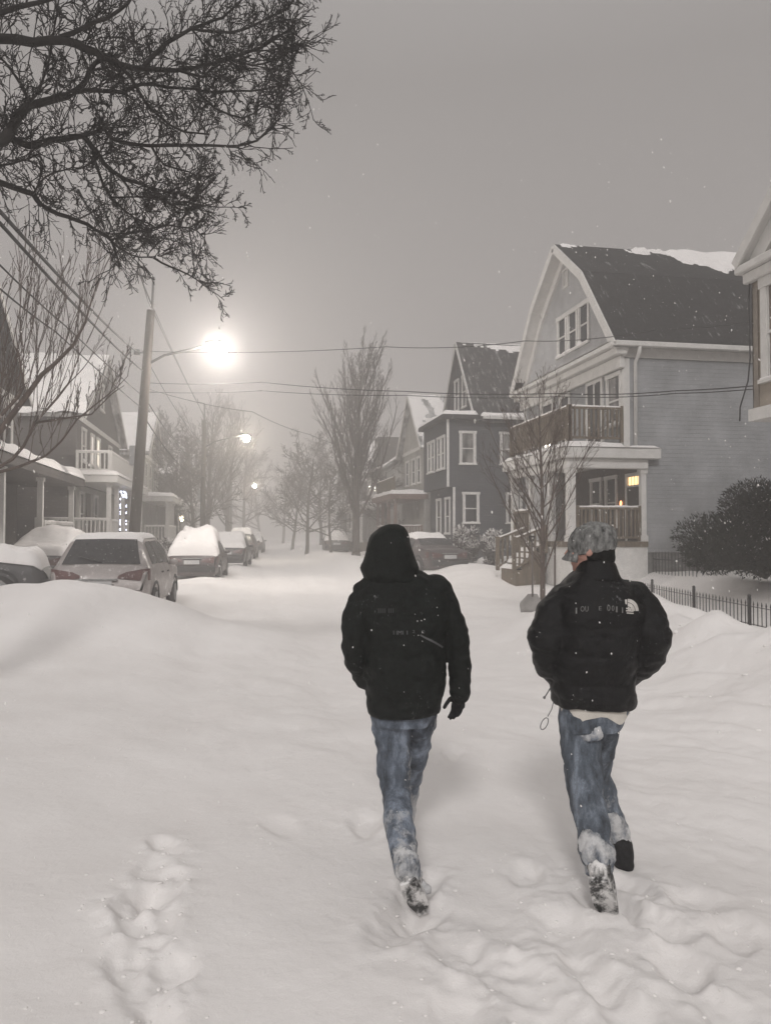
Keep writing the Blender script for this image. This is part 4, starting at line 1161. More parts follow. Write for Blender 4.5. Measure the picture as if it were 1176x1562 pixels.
def car(label, sp, x, y, rz, paint, z=0, snow=(.10,.10), rearwin=True, blanket=None, front=False, sc=1.0, cat='car', group='parked cars'):
    t = thing('parked_car', label, cat, (0,0,0), 0, group)
    L = sp['st'][-1][0]
    ys = sorted(set([s[0] for s in sp['st']] + [L*i/30 for i in range(31)]))
    mb = MB()
    rings = []
    for yy in ys:
        h, wr, belt, top = section(sp, yy)
        rings.append([(px, yy, pz) for px, pz in h] + [(-px, yy, pz) for px, pz in h[::-1]])
    mb.loft(rings); body = mb.build('body', paint, t, True)
    # wheel arches + wheels
    for wy in sp['wheels']:
        for s in (-1, 1):
            w = MB(); ax = interp(sp, wy)[0]*s
            w.tube([(ax-.16*s, wy, .33),(ax-.02*s, wy, .33),(ax+.005*s, wy, .33)], [.32,.33,.27], 20); wo = w.build('wheel', TYRE, t, True)
            r = MB(); r.tube([(ax-.02*s, wy, .33),(ax+.012*s, wy, .33)], [.21,.19], 16)
            for k in range(5):
                a = 2*PI*k/5; r.obox((ax+.014*s, wy+.1*math.cos(a), .33+.1*math.sin(a)), (.006,0,0), (0,.1*math.cos(a),.1*math.sin(a)), (0,-.03*math.sin(a),.03*math.cos(a)))
            r.build('rim', METALG, wo)
            ar = MB(); rg = []
            for k in range(13):
                a = PI*k/12; c = math.cos(a); q = math.sin(a)
                rg.append([(ax+.012*s, wy+.36*c, .33+.36*q), (ax+.012*s, wy+.42*c, .33+.42*q), (ax-.05*s, wy+.42*c, .33+.42*q), (ax-.05*s, wy+.36*c, .33+.36*q)])
            ar.loft(rg); ar.build('wheel_arch', BLACKP, t)
    def toppanel(name, y0, y1, k, mat, off=.012, n=7, fx=.84):
        m = MB(); g = []
        for i in range(n):
            yy = y0+(y1-y0)*i/(n-1); h, wr, belt, top = section(sp, yy)
            w = wr*fx
            g.append([(w*u, yy+k*off, top+off*.9+.012*(1-abs(u))) for u in (-1,-.6,0,.6,1)])
        m.sheet(g); return m.build(name, mat, t, True, recalc=False)
    if rearwin:
        toppanel('rear_window', *sp['rear'], -1, CGLASS)
        wy, wz = sp['rear'][0]+.03, section(sp, sp['rear'][0]+.03)[3]+.02; m = MB(); m.bar((0,wy-.03,wz),(-.42,wy+.02,wz+.10),.02,.015); m.build('wiper', BLACKP, t)
    toppanel('windscreen', *sp['front'], 1, GLASS)
    for (a, b) in sp['side']:
        for s in (-1, 1):
            m = MB(); g = []
            for i in range(5):
                yy = a+(b-a)*i/4; h, wr, belt, top = section(sp, yy)
                p0, p1 = Vector((h[4][0], 0, h[4][1])), Vector((h[5][0], 0, h[5][1]))
                g.append([(s*(p0.lerp(p1, u).x+.008), yy, p0.lerp(p1, u).z) for u in (.12, .95)])
            m.sheet(g); m.build('side_window', CGLASS, t, recalc=False)
    for s in (-1, 1):       # mirrors, lamps, door handles
        m = MB(); yy = sp['side'][-1][1]-.08; h = section(sp, yy)[0]
        m.ball((s*(h[4][0]+.10), yy, h[4][1]+.07), (.10,.07,.07), 10, 7); m.tube([(s*(h[4][0]-.02), yy+.02, h[4][1]+.03), (s*(h[4][0]+.07), yy, h[4][1]+.05)], .025, 6); m.build('mirror', paint, t, True)
        tz0, tz1 = sp['tail']; m = MB(); g = []
        for zz in (tz0, (tz0+tz1)/2, tz1):
            row = []
            for (fx, yy) in ((.40, None), (.62, None), (.84, None), (.97, None), (1.01, .20), (1.012, .34)):
                # rear face depth at this height
                if yy is None:
                    ya = 0
                    for q in range(60):
                        if interp(sp, q*.01)[2] >= zz: ya = q*.01; break
                    w = interp(sp, max(ya, .05))[0]; xx = w*fx; yy2 = ya-.018+(.05 if fx > .9 else 0)
                else:
                    w = interp(sp, yy)[0]; xx = w*fx; yy2 = yy
                zc = (tz0+tz1)/2; row.append((s*xx, yy2, zc+(zz-zc)*(1.25 if fx > .9 else .5+.75*(fx-.4)/.5)+.03*(fx-.6)))
            g.append(row)
        m.sheet(g); m.build('tail_light', TAILR, t, True, recalc=False)
        m = MB(); w = interp(sp, L-.1)[0]; m.ball((s*w*.80, L-.13, interp(sp, L-.16)[2]-.14), (.16,.10,.075), 12, 8); m.build('headlight', LENSW, t, True)
        m = MB()
        for (a, b) in sp['side'][-2:]:
            yy = a+.12; h = section(sp, yy)[0]; m.box(min(s*h[3][0], s*(h[3][0]+.025)), max(s*h[3][0], s*(h[3][0]+.025)), yy, yy+.2, h[3][1]-.09, h[3][1]-.055)
        m.build('door_handle', BLACKP, t, bevel=.008, seg=1)
    m = MB(); m.box(-.80, .80, -.05, .10, .34, .56); m.build('bumper', paint if sp is SUV else BLACKP, t, True, bevel=.05, seg=3)
    m = MB(); m.box(-.78, .78, L-.12, L+.03, .30, .52); m.build('bumper', BLACKP, t, True, bevel=.05, seg=3)
    m = MB(); m.box(-.26, .26, -.058, -.048, .62 if sp is SEDAN else .66, .76 if sp is SEDAN else .79); m.build('number_plate', PLATE, t)
    m = MB(); m.box(-.34, .34, -.03, .03, .80, .835); m.build('trim_strip', METALG, t)
    # settled snow
    def cap(name, y0, y1, th, fx=.97, edge=.25, seed=0, wide=False):
        m = MB(); g = []; ny = int((y1-y0)/.06)+2; nx = 18
        for i in range(ny+1):
            yy = y0+(y1-y0)*i/ny; h, wr, belt, top = section(sp, yy); row = []
            W = wr*fx if not wide else min(h[4][0], wr*1.0)*fx
            for j in range(nx+1):
                u = -1+2*j/nx
                e = min(1, (1-abs(u))/.28)*min(1, (yy-y0)/edge)*min(1, (y1-yy)/edge)
                e = max(0, e)**.42
                k = mnoise.noise(Vector((u*1.6+seed, yy*1.7, seed)))*.45+mnoise.noise(Vector((u*5+seed, yy*5, seed)))*.15
                zt = top+.012*(1-abs(u)) - (max(0, abs(u)-.86)*.3)
                row.append((W*u*(1+.05*e), yy+.05*k*(1 if 0<i<ny else .6), zt+.006+th*e*(1+k)))
            g.append(row)
        m.sheet(g); return m.build(name, SNOWCAP, t, True, recalc=False)
    ra, rb = sp['rear'][1], sp['front'][0]
    if blanket:
        cap('snow_cover', blanket[0], blanket[1], blanket[2], 1.0, .22, x)
    else:
        cap('roof_snow', ra-.02, rb+.05, snow[0], .98, .3, x)
    cap('hood_snow', sp['front'][1]+.02, L-.12, snow[1], .98, .3, y)
    t.location = (x, y, z); t.rotation_euler = (0, 0, rz); t.scale = (sc, sc, sc)
    return t

SILVER = mat_plain('silver_car_paint', (.36,.33,.32), .4, .12, 5, 0, metal=.2, snow=.36, snowscale=5)
MAROON = mat_plain('dark_car_paint', (.075,.062,.062), .4, .2, 5, 0, metal=.1, snow=.22, snowscale=6)
DKGREY = mat_plain('charcoal_car_paint', (.06,.06,.063), .4, .2, 5, 0, metal=.1, snow=.22, snowscale=6)
MIDGREY = mat_plain('grey_car_paint', (.16,.15,.15), .4, .2, 5, 0, metal=.1, snow=.3, snowscale=6)

# rear-left corner etc. were read off the photo; cars stand on the ground under the snow
p = at(150, 880, 15.0)
car('silver wagon with dark rear window, its back half buried behind the snow mound', SUV, p.x, p.y, math.radians(-3.5), SILVER, -.02, (.06,.10))
p = at(293, 860, 27.5)
car('car whose rear window and boot lie under thick white snow, just ahead of the wagon', SEDAN, p.x, p.y, math.radians(-4), MAROON, .0, (.30,.25), blanket=(.1, 2.8, .42))
p = at(70, 872, 17.0)
c1 = car('dark car at the left edge with snow piled on its hood, nose towards the street', SEDAN, p.x-4.55, p.y-.3, math.radians(-84), DKGREY, .20, (.2,.30))
p = at(48, 850, 21.5)
car('car almost wholly white with snow between the dark car and the wagon', SEDAN, p.x, p.y, math.radians(-5), MIDGREY, .15, (.28,.28), blanket=(.12, 3.6, .22))
p = at(345, 840, 37)
car('dark sided car parked beyond the thickly snowed one, below the second lamp', SEDAN, p.x, p.y, math.radians(-5), DKGREY, .1, (.28,.22), blanket=(.12, 2.9, .2))
p = at(366, 830, 50)
car('far parked car under snow, third of the row past the wagon', SUV, p.x, p.y, math.radians(-5), MAROON, .1, (.3,.25))
p = at(384, 826, 66)
car('farthest parked car of the left row, hardly more than a grey patch', SEDAN, p.x, p.y, math.radians(-5), DKGREY, .1, (.3,.25), blanket=(.1, 2.9, .3))
p = at(694, 858, 30.5)
car('dark car with white snow on its roof, parked before the charcoal house', SEDAN, p.x-.2, p.y, math.radians(14), MAROON, .10, (.16,.12))
p = at(514, 834, 56)
car('far parked car at the right kerb beside the tall upright tree', SEDAN, p.x, p.y, math.radians(-4), DKGREY, .3, (.28,.25), blanket=(.12, 2.9, .2))
# ------------------------------------------------------------------ utility poles, lamps, wires
POLEM = mat_plain('weathered_pole_wood', (.040,.033,.027), .9, .35, 9, .4, (1,1,.12), snow=.08)
LAMPM = mat_emit('street_lamp_glow', (1.0,.92,.84), 520)
LAMPM2 = mat_emit('far_street_lamp_glow', (1.0,.90,.74), 420)
LAMPM3 = mat_emit('farthest_street_lamp_glow', (1.0,.90,.76), 420)

METALD = mat_plain('dark_painted_metal', (.05,.05,.05), .6, .2, 12, .1)
def pole(label, base, top, lamp, r0=.19, r1=.13, watts=500, glow=LAMPM, lampr=.25):
    base, top, lamp = Vector(base), Vector(top), Vector(lamp)
    t = thing('utility_pole', label, 'pole', base)
    m = MB(); m.tube([base-Vector((0,0,.4)), base.lerp(top,.5), base.lerp(top,.88)], [r0, (r0+r1)/2, r1], 12); m.build('pole', POLEM, t, True)
    ax = (top-base).normalized()
    sd = RIGHT.copy()
    c = MB(); q = base.lerp(top, .985); c.tube([base.lerp(top,.86)+sd*.05, q], .045, 6); c.tube([q-sd*.45+Vector((0,0,.12)), q], .03, 6); c.tube([q-sd*.45+Vector((0,0,.12)), base.lerp(top,.9)], .022, 6); c.build('top_bracket', METALD, t, True)
    for s in (-.42,):
        i = MB(); z = q+sd*s+Vector((0,0,.13)); i.tube([z, z+Vector((0,0,.06)), z+Vector((0,0,.10)), z+Vector((0,0,.18))], [.03,.055,.035,.045], 8); i.build('insulator', mat_plain('insulator_ceramic', (.2,.19,.18), .3) if 'ic' not in G else G['ic'], t, True)
    b = MB(); q = base.lerp(top, .40); b.obox(q-sd*.23, sd*.09, FLAT*.08, Vector((0,0,.32))); b.build('junction_box', METALG, t, bevel=.02, seg=2)
    b = MB(); q = base.lerp(top, .74)-sd*.35; b.tube([q-Vector((0,0,.06)), q+Vector((0,0,.10))], [.10,.10], 10); b.tube([q, base.lerp(top,.74)], .025, 6); b.build('cable_bracket', METALG, t, True)
    # curved lamp arm, cobra head and its light
    a = MB(); s = base.lerp(top, .70); h = lamp-s
    pts = [s, s+Vector((h.x*.25,h.y*.25,h.z*.62)), s+Vector((h.x*.6,h.y*.6,h.z*.98)), lamp+Vector((0,0,.22))]
    a.tube(pts, [.045,.04,.035,.035], 8); a.build('lamp_arm', METALD, t, True)
    hd = (Vector((h.x,h.y,0))).normalized()
    side = Vector((-hd.y, hd.x, 0))
    k = MB(); k.ball(lamp-hd*.12+Vector((0,0,.24)), (.30,.12,.08), 16, 10, (hd, side, Vector((0,0,1)))); ho = k.build('lamp_head', METALD, t, True)
    e = MB(); e.ball(lamp+hd*.05+Vector((0,0,-.04)), (lampr*1.05,lampr,lampr), 16, 10, (hd, side, Vector((0,0,1)))); e.build('lamp_bowl', glow, ho, True)
    sn = MB(); sn.ball(lamp-hd*.12+Vector((0,0,.31)), (.24,.09,.04), 12, 8, (hd, side, Vector((0,0,1)))); sn.build('lamp_snow', SNOWCAP, ho, True)
    return t
G = {}
G['ic'] = mat_plain('insulator_ceramic', (.2,.19,.18), .3)
D1 = 26.0
b1 = at(200, 822, D1); t1 = at(235, 418, D1); l1 = at(332, 533, D1)
pole('leaning grey wooden utility pole nearest the camera, carrying the brightest street lamp', (b1.x,b1.y,gh(b1.x,b1.y)), t1, l1, watts=900)
b2 = at(309, 822, 50); t2 = at(312, 612, 50); l2 = at(375, 668, 50)
pole('second utility pole along the left kerb with the smaller lamp, blurred by snow', (b2.x,b2.y,gh(b2.x,b2.y)), t2, l2, watts=600, glow=LAMPM2, lampr=.20)
b3 = at(352, 818, 100); t3 = at(353, 712, 100); l3 = at(388, 741, 100)
pole('third and farthest utility pole with a tiny lamp near the end of the street', (b3.x,b3.y,gh(b3.x,b3.y)), t3, l3, watts=600, glow=LAMPM3, lampr=.20)

WIREM = mat_plain('black_cable', (.03,.03,.03), .7, .2)
def wire(label, pts, sag, r=.013, n=16):
    m = MB(); out = []
    for a, b in zip(pts, pts[1:]):
        a, b = Vector(a), Vector(b)
        for i in range(n+1):
            u = i/n; out.append(a.lerp(b, u)-Vector((0,0,4*sag*u*(1-u))))
    m.tube(out, r, 5)
    o = m.build('overhead_wire', WIREM, None, True)
    tag(o, label, 'wire', 'overhead wires'); return o
def onpole(k, dx=0.0): return Vector((b1.x,b1.y,gh(b1.x,b1.y))).lerp(t1, k)+RIGHT*dx
def onpole2(k, dx=0.0): return Vector((b2.x,b2.y,gh(b2.x,b2.y))).lerp(t2, k)+RIGHT*dx
near = at(0, 322, 9.0)
wire('upper strand of the thick cable pair descending from the top left to the leaning pole', [at(-190, 105, 6.2), near, onpole(.74,-.33)], .10, .026)
wire('lower strand of the thick cable pair descending from the top left to the leaning pole', [at(-190, 130, 6.2), at(0, 340, 9.0), onpole(.68,-.12)], .10, .024)
wire('thin wire below the thick pair, running from the left edge to the leaning pole', [at(-120, 290, 8), at(0, 404, 10), at(100, 497, 14), onpole(.60,-.1)], .02, .013)
wire('lowest thin wire from the left edge towards the leaning pole', [at(-120, 352, 8), at(0, 440, 10), at(84, 505, 13.5), onpole(.56,-.1)], .02, .013)
wire('primary wire rising from the pole top into the overhanging branches', [at(120, 290, 8), at(190, 380, 13), onpole(.985,-.5)+Vector((0,0,.2)), onpole2(.985,-.5)+Vector((0,0,.2))], .12, .013)
wire('second primary wire from the pole top, just right of the first', [at(150, 300, 8), at(212, 405, 14), onpole(.88,.05), onpole2(.9,.05)], .12, .013)
wire('wire sloping down from the lamp level of the first pole to the second pole', [onpole(.70,.1), onpole2(.72,.1)], .35, .013)
wire('lower slack wire between the first and second poles', [onpole(.58,.1), onpole2(.6,.1)], .5, .016)
wire('thick slack cable lowest between the first and second poles', [onpole(.52,.1), onpole2(.52,.1)], .6, .02)
wire('wire between the second and third poles, faint in the snow', [onpole2(.9,0), Vector(t3)], .6, .02)
wire('long wire crossing the whole street at lamp height to the grey gable', [onpole(.745,-.2), at(590, 529, 24), at(800, 520, 22.5), at(1000, 503, 20), at(1260, 470, 16)], .10, .011)
wire('upper of the two lower wires crossing the street in front of the grey side wall', [onpole(.64,.1), at(400, 583, 25), at(620, 597, 22), at(850, 600, 19), at(1030, 596, 17), at(1260, 574, 14.5)], .05, .012)
wire('lower of the two lower wires crossing the street in front of the grey side wall', [onpole(.61,.1), at(400, 596, 25), at(620, 603, 22), at(850, 605, 19), at(1030, 600, 17), at(1260, 580, 14.5)], .05, .010)
wire('service wire slanting from the first pole to the houses beyond the upright tree', [onpole(.62,.1), at(385, 628, 34), at(470, 662, 42), at(600, 706, 52)], .1, .012)

# ------------------------------------------------------------------ iron picket fence on the right, kerb wall under it
def fence():
    a, b = at(1178, 930, 14.2), at(945, 890, 22.6)
    A, B = Vector((a.x, a.y, 0)), Vector((b.x, b.y, 0))
    A = A + (A-B).normalized()*1.5
    L = (B-A).length; t = (B-A)/L
    f = thing('iron_fence', 'low black iron picket fence along the pavement below the evergreen bush', 'fence', (A.x, A.y, 0))
    H = .50
    r = MB(); zs = -.06
    r.bar(A+Vector((0,0,zs+.03)), B+Vector((0,0,zs+.03)), .014, .014); r.bar(A+Vector((0,0,zs+.36)), B+Vector((0,0,zs+.36)), .012, .012); r.build('rail', IRON, f)
    n = int(L/.155); rg = random.Random(2)
    posts = {int(n*k/4) for k in range(5)}
    for i in range(n+1):
        p = A+t*(L*i/n); m = MB(); lean = rg.gauss(0,.006)
        if i in posts:
            m.bar(p+Vector((0,0,-.3)), p+Vector((0,0,zs+H*1.05)), .05, .05); m.ball(p+Vector((0,0,zs+H*1.1)), .036, 8, 6); m.build('post', IRON, f)
        else:
            q = p+Vector((lean,lean,zs+H*.78))
            m.tube([p+Vector((0,0,-.25)), q, q+Vector((0,0,.012)), q+Vector((0,0,.08))], [.010,.010,.016,.002], 5); m.build('picket', IRON, f)
    # return of the fence along the neighbour's path
    w = MB()
    C, Dv = A-Vector((.55,0,0)), B-Vector((.55,0,0))
    rings = []
    k = 46
    for i in range(k+1):
        p = C.lerp(Dv, i/k); h = .03+.035*mnoise.noise(p*1.1); x = .10+.02*mnoise.noise(p*2.2)
        rings.append([p+Vector((-x,0,-.35)), p+Vector((-x,0,h-.02)), p+Vector((-x+.03,0,h)), p+Vector((.14,0,h+.01)), p+Vector((.14,0,-.35))])
    w.loft(rings); o = w.build('kerb_wall', mat_plain('brown_kerb_stone', (.25,.205,.185), .9, .35, 6, .4, snow=.35), None, True)
    tag(o, 'low brown kerb wall showing at the foot of the iron fence', 'wall')
fence()
def back_fence():
    a, b = at(1062, 880, 19.6), at(970, 868, 23.4)
    A, B = Vector((a.x, a.y, gh(a.x,a.y))), Vector((b.x, b.y, gh(b.x,b.y)))
    B.z = A.z = .62
    f = thing('garden_fence', 'short run of thin dark pickets behind the iron fence, by the house foundation', 'fence', A)
    L = (B-A).length; t = (B-A)/L; n = int(L/.2)
    r = MB(); r.bar(A+Vector((0,0,.35)), B+Vector((0,0,.35)), .02, .025); r.build('rail', IRON, f)
    for i in range(n+1):
        p = A+t*(L*i/n); m = MB(); m.tube([p-Vector((0,0,.3)), p+Vector((0,0,.5)), p+Vector((0,0,.58))], [.011,.011,.002], 5); m.build('picket', IRON, f)
back_fence()

# ------------------------------------------------------------------ snow shovel and tree stake beside the young tree
def shovel():
    D = 14.6
    t0 = at(811, 822, D); t1_ = at(812, 906, D); 
    base = at(811, 930, D)
    t = thing('snow_shovel', 'snow shovel standing upright on its blade left of the young tree', 'shovel', base)
    m = MB(); m.tube([t1_-Vector((0,0,.05)), t0], .017, 8); m.build('handle', mat_plain('grey_shovel_handle', (.14,.12,.11), .7, .2), t, True)
    g = MB(); g.tube([t0-RIGHT*.06+Vector((0,0,.04)), t0+RIGHT*.06+Vector((0,0,.04))], .016, 8); g.tube([t0-RIGHT*.055+Vector((0,0,.04)), t0-Vector((0,0,.07))], .011, 6); g.tube([t0+RIGHT*.055+Vector((0,0,.04)), t0-Vector((0,0,.07))], .011, 6); g.build('grip', BLACKP, t, True)
    s = MB(); gr = []
    for i in range(9):
        v = i/8; row = []
        w = (.10+.14*min(1, v*2.2))*(1-.25*max(0, v-.6)/.4)
        for j in range(9):
            u = -1+2*j/8
            p = at(812-3*v, 906, D) + RIGHT*(w*u*.85-.02*v) - Vector((0,0,.34*v)) + FLAT*(.05*(1-u*u)+.05*v*v)
            row.append(p)
        gr.append(row)
    s.sheet(gr)
    me = s.mesh('blade', True); bm = bmesh.new(); bm.from_mesh(me); bmesh.ops.solidify(bm, geom=bm.faces[:], thickness=.006); bm.to_mesh(me); bm.free()
    link('blade', me, mat_plain('grey_shovel_blade', (.28,.27,.26), .5, .2, 8, .1, snow=.2), t, True)
shovel()
def stake():
    D = 15.6
    a, b = at(846, 925, D), at(846, 826, D)
    m = MB(); m.tube([a-Vector((0,0,.3)), a, b], [.024,.022,.02], 8); s = m.build('tree_stake', mat_plain('stake_wood', (.12,.10,.09), .8, .2, 8, .2, (1,1,.2), snow=.1), None, True)
    tag(s, 'thin wooden stake upright in the snow right of the young tree', 'stake')
stake()
# ------------------------------------------------------------------ the two walkers
from mathutils.bvhtree import BVHTree
def ring(y, xl, xr, d, hd, n=28, ex=2.4, off=0.0, fwd=0.0):
    c = at((xl+xr)/2, y, d)+FLAT*fwd; hw = (xr-xl)/2*d/FPX - off; hd = hd-off
    out = []
    for i in range(n):
        a = 2*PI*i/n; ca, sa = math.cos(a), math.sin(a)
        out.append(c + RIGHT*hw*math.copysign(abs(ca)**(2/ex), ca) + FLAT*hd*math.copysign(abs(sa)**(2/ex), sa))
    return out

def limb(mb, pts, n=14):
    """pts: (px, py, depth, radius m); rounded joints"""
    P = [at(x, y, d) for x, y, d, r in pts]; R = [p[3] for p in pts]
    Q, S = [], []
    k = len(P)
    for i in range(k-1):
        p0, p1, p2, p3 = P[max(0,i-1)], P[i], P[i+1], P[min(k-1,i+2)]
        for q in range(5):
            u = q/5
            Q.append(.5*((2*p1)+(p2-p0)*u+(2*p0-5*p1+4*p2-p3)*u*u+(3*p1-p0-3*p2+p3)*u*u*u)); S.append(R[i]+(R[i+1]-R[i])*u)
    Q.append(P[-1]); S.append(R[-1])
    mb.tube(Q, S, n); mb.ball(P[0], R[0], 14, 9); mb.ball(P[-1], R[-1], 14, 9)

def head_mesh(mb, c, r, f, up=Vector((0,0,1))):
    """head with brow, nose, lips, chin and ears; f = where the face looks"""
    f = f.normalized(); s = f.cross(up).normalized(); A = (s, f, up)
    P = lambda x, y, z: c + s*x*r + f*y*r + up*z*r
    mb.ball(c, (r*.74, r*.93, r*1.0), 20, 14, A)
    mb.ball(P(0,.22,-.62), (r*.52, r*.60, r*.55), 16, 10, A)       # jaw
    mb.ball(P(0,.66,-.98), (r*.24, r*.22, r*.18), 10, 8, A)        # chin
    mb.tube([P(0,.86,.12), P(0,1.06,-.20), P(0,1.14,-.36)], [r*.09, r*.13, r*.16], 8)
    mb.ball(P(0,1.0,-.38), (r*.20, r*.16, r*.11), 10, 8, A)
    mb.ball(P(0,.82,-.66), (r*.27, r*.13, r*.055), 10, 7, A); mb.ball(P(0,.80,-.76), (r*.24, r*.13, r*.06), 10, 7, A)
    for q in (-1, 1):
        mb.ball(P(q*.32,.80,.20), (r*.22, r*.12, r*.09), 10, 7, A)
        mb.ball(P(q*.30,.80,.03), (r*.13, r*.10, r*.08), 10, 7, A)
        mb.ball(P(q*.46,.55,-.30), (r*.26, r*.30, r*.26), 10, 8, A)
        mb.ball(P(q*.80,-.06,-.10), (r*.09, r*.19, r*.30), 10, 8, A)   # ear
        mb.ball(P(q*.86,-.10,.08), (r*.07, r*.16, r*.12), 8, 6, A)

def hand(mb, w, d, s, nrm, L=.185, curl=.5):
    """palm, five separate bent fingers and a thumb from the side of the palm. w wrist, d pointing, s thumb side, nrm back of hand"""
    d, s, nrm = d.normalized(), s.normalized(), nrm.normalized()
    k = L/.185
    mb.obox(w+d*.048*k, d*.050*k, s*.038*k, nrm*.014*k)
    mb.ball(w+d*.04*k, (.045*k,.040*k,.02*k), 12, 8, (d, s, nrm)); mb.ball(w+d*.08*k, (.03*k,.042*k,.018*k), 12, 8, (d, s, nrm))
    for o, l, r in ((.029,.074,.0105),(.010,.084,.011),(-.010,.078,.0105),(-.029,.060,.0095)):
        p = w + d*.092*k + s*o*k; q = d.copy(); pts = [p-d*.02*k, p]; a = curl*.35
        for j, f in enumerate((.45,.32,.23)):
            q = (q*math.cos(a) - nrm*math.sin(a)).normalized(); a = curl*.55
            p = p + q*l*f*k; pts.append(p)
        mb.tube(pts, [r*1.05*k, r*1.08*k, r*k, r*.95*k, r*.8*k], 9); mb.ball(pts[-1], r*.82*k, 8, 6)
    p = w + d*.028*k + s*.030*k; pts = [p]
    for dv, l in ((d*.62+s*.75-nrm*.25, .042), (d*.9+s*.35-nrm*.3, .034), (d*1.0+s*.1-nrm*.35, .026)):
        p = p + dv.normalized()*l*k; pts.append(p)
    mb.tube(pts, [.015*k,.0135*k,.012*k,.010*k], 9); mb.ball(pts[-1], .0102*k, 8, 6)

def folds(amp=.010, quilt=0, pitch=.1, seed=0, zs=(1,1,1.6)):
    def f(c, n):
        p = Vector((c.x*zs[0], c.y*zs[1], c.z*zs[2]))
        v = mnoise.fractal(p*5.5+Vector((seed,0,0)), 1.0, 2.0, 3)*amp
        v += (abs(mnoise.noise(p*8+Vector((0,seed,0))))-.25)*amp*.9
        v += mnoise.noise(p*22)*amp*.22
        if quilt:
            s = abs(math.sin(PI*(c.z+.012*mnoise.noise(c*4))/pitch))
            v += quilt*(s**.55-.7)
        return v
    return f

SKIN = mat_plain('cold_flushed_skin', (.42,.235,.19), .55, .12, 14, .05)
JK1 = mat_cloth('black_green_parka_cloth', (.0036,.0050,.0045), .6, .45, 0, .14)
JK2 = mat_cloth('black_puffer_nylon', (.0022,.0022,.0027), .45, .34, 0, .22)
DEN1 = mat_denim('washed_blue_denim', (.100,.120,.152), .585, fadez=(.02,.55,.20))
DEN2 = mat_denim('mid_blue_denim', (.094,.112,.138), .64, fadez=(.02,.50,.16))
BOOT = mat_cloth('black_boot_leather', (.010,.010,.011), .7, .35)
BOOTS = mat_plain('snow_caked_boot_leather', (.035,.035,.035), .9, .4, 12, .3, (1,1,.45), snow=.80, snowscale=15)
GLOVE = mat_cloth('black_knit_glove', (.008,.008,.009), .9, .05)
CAKED = mat_denim('snow_caked_denim', (.085,.10,.125), .40, (2,2,.5))
MARK1 = mat_plain('faded_reflective_print', (.095,.097,.10), .5, .2)
MARK2 = mat_plain('white_embroidery', (.52,.50,.47), .8, .2, 60, .1)
MARK3 = mat_plain('grey_embroidery', (.17,.17,.165), .8, .3, 60, .1)

def project_marks(name, jacket, polys, mat, par, off=.003):
    """lay flat polygons (photo coordinates) on the cloth they are sewn to"""
    bv = BVHTree.FromObject(jacket, bpy.context.evaluated_depsgraph_get())
    mb = MB()
    for poly in polys:
        hit = []
        for (x, y) in poly:
            d = (at(x, y, 1)-CAMPOS).normalized(); h = bv.ray_cast(CAMPOS, d)
            if h[0] is None: break
            hit.append(h[0]-d*off)
        else:
            mb.add(hit, [tuple(range(len(hit)))])
    if mb.f: return mb.build(name, mat, par)

def text_polys(txt, x0, y0, x1, y1):
    cu = bpy.data.curves.new('t', 'FONT'); cu.body = txt; cu.resolution_u = 2
    o = bpy.data.objects.new('t', cu); COL.objects.link(o)
    dg = bpy.context.evaluated_depsgraph_get(); dg.update()
    me = bpy.data.meshes.new_from_object(o.evaluated_get(dg))
    xs = [v.co.x for v in me.vertices]; yy = [v.co.y for v in me.vertices]
    a, b, c, d = min(xs), max(xs), min(yy), max(yy)
    out = [[(x0+(me.vertices[i].co.x-a)/(b-a)*(x1-x0), y1-(me.vertices[i].co.y-c)/(d-c)*(y1-y0)) for i in p.vertices] for p in me.polygons]
    bpy.data.objects.remove(o); bpy.data.curves.remove(cu); bpy.data.meshes.remove(me)
    return out

def boot(name, par, heel, toe, ankle, r, mat, voxel=.009):
    m = MB()
    heel, toe, ankle = Vector(heel), Vector(toe), Vector(ankle)
    d = (toe-heel).normalized(); s = d.cross(ankle-heel).normalized(); u = s.cross(d)
    if u.dot(ankle-heel) < 0: u = -u
    m.tube([ankle, heel.lerp(ankle,.35)+d*.01], [r*1.05, r*.95], 14)
    m.tube([heel+u*.01, heel.lerp(toe,.35)+u*.02, heel.lerp(toe,.7)+u*.005, toe], [r*.85, r*.92, r*.85, r*.55], 14)
    m.ball(heel+u*.01, r*.86); m.ball(toe, r*.58); m.ball(ankle, r*1.05)
    b = fused(name, m, mat, par, voxel, 3, folds(.005, 0, .1, 3))
    so = MB(); L = (toe-heel).length; rg = []
    for i in range(9):
        v = i/8; w = r*(.72+.22*math.sin(PI*min(1, v*1.15)))*(1-.35*max(0, v-.75)/.25)
        c = heel-d*r*.5+d*(L+r*.9)*v - u*r*.74
        rg.append([c-s*w, c-s*w-u*.025, c+s*w-u*.025, c+s*w])
    so.loft(rg); so.build('sole', mat, b)
    return b

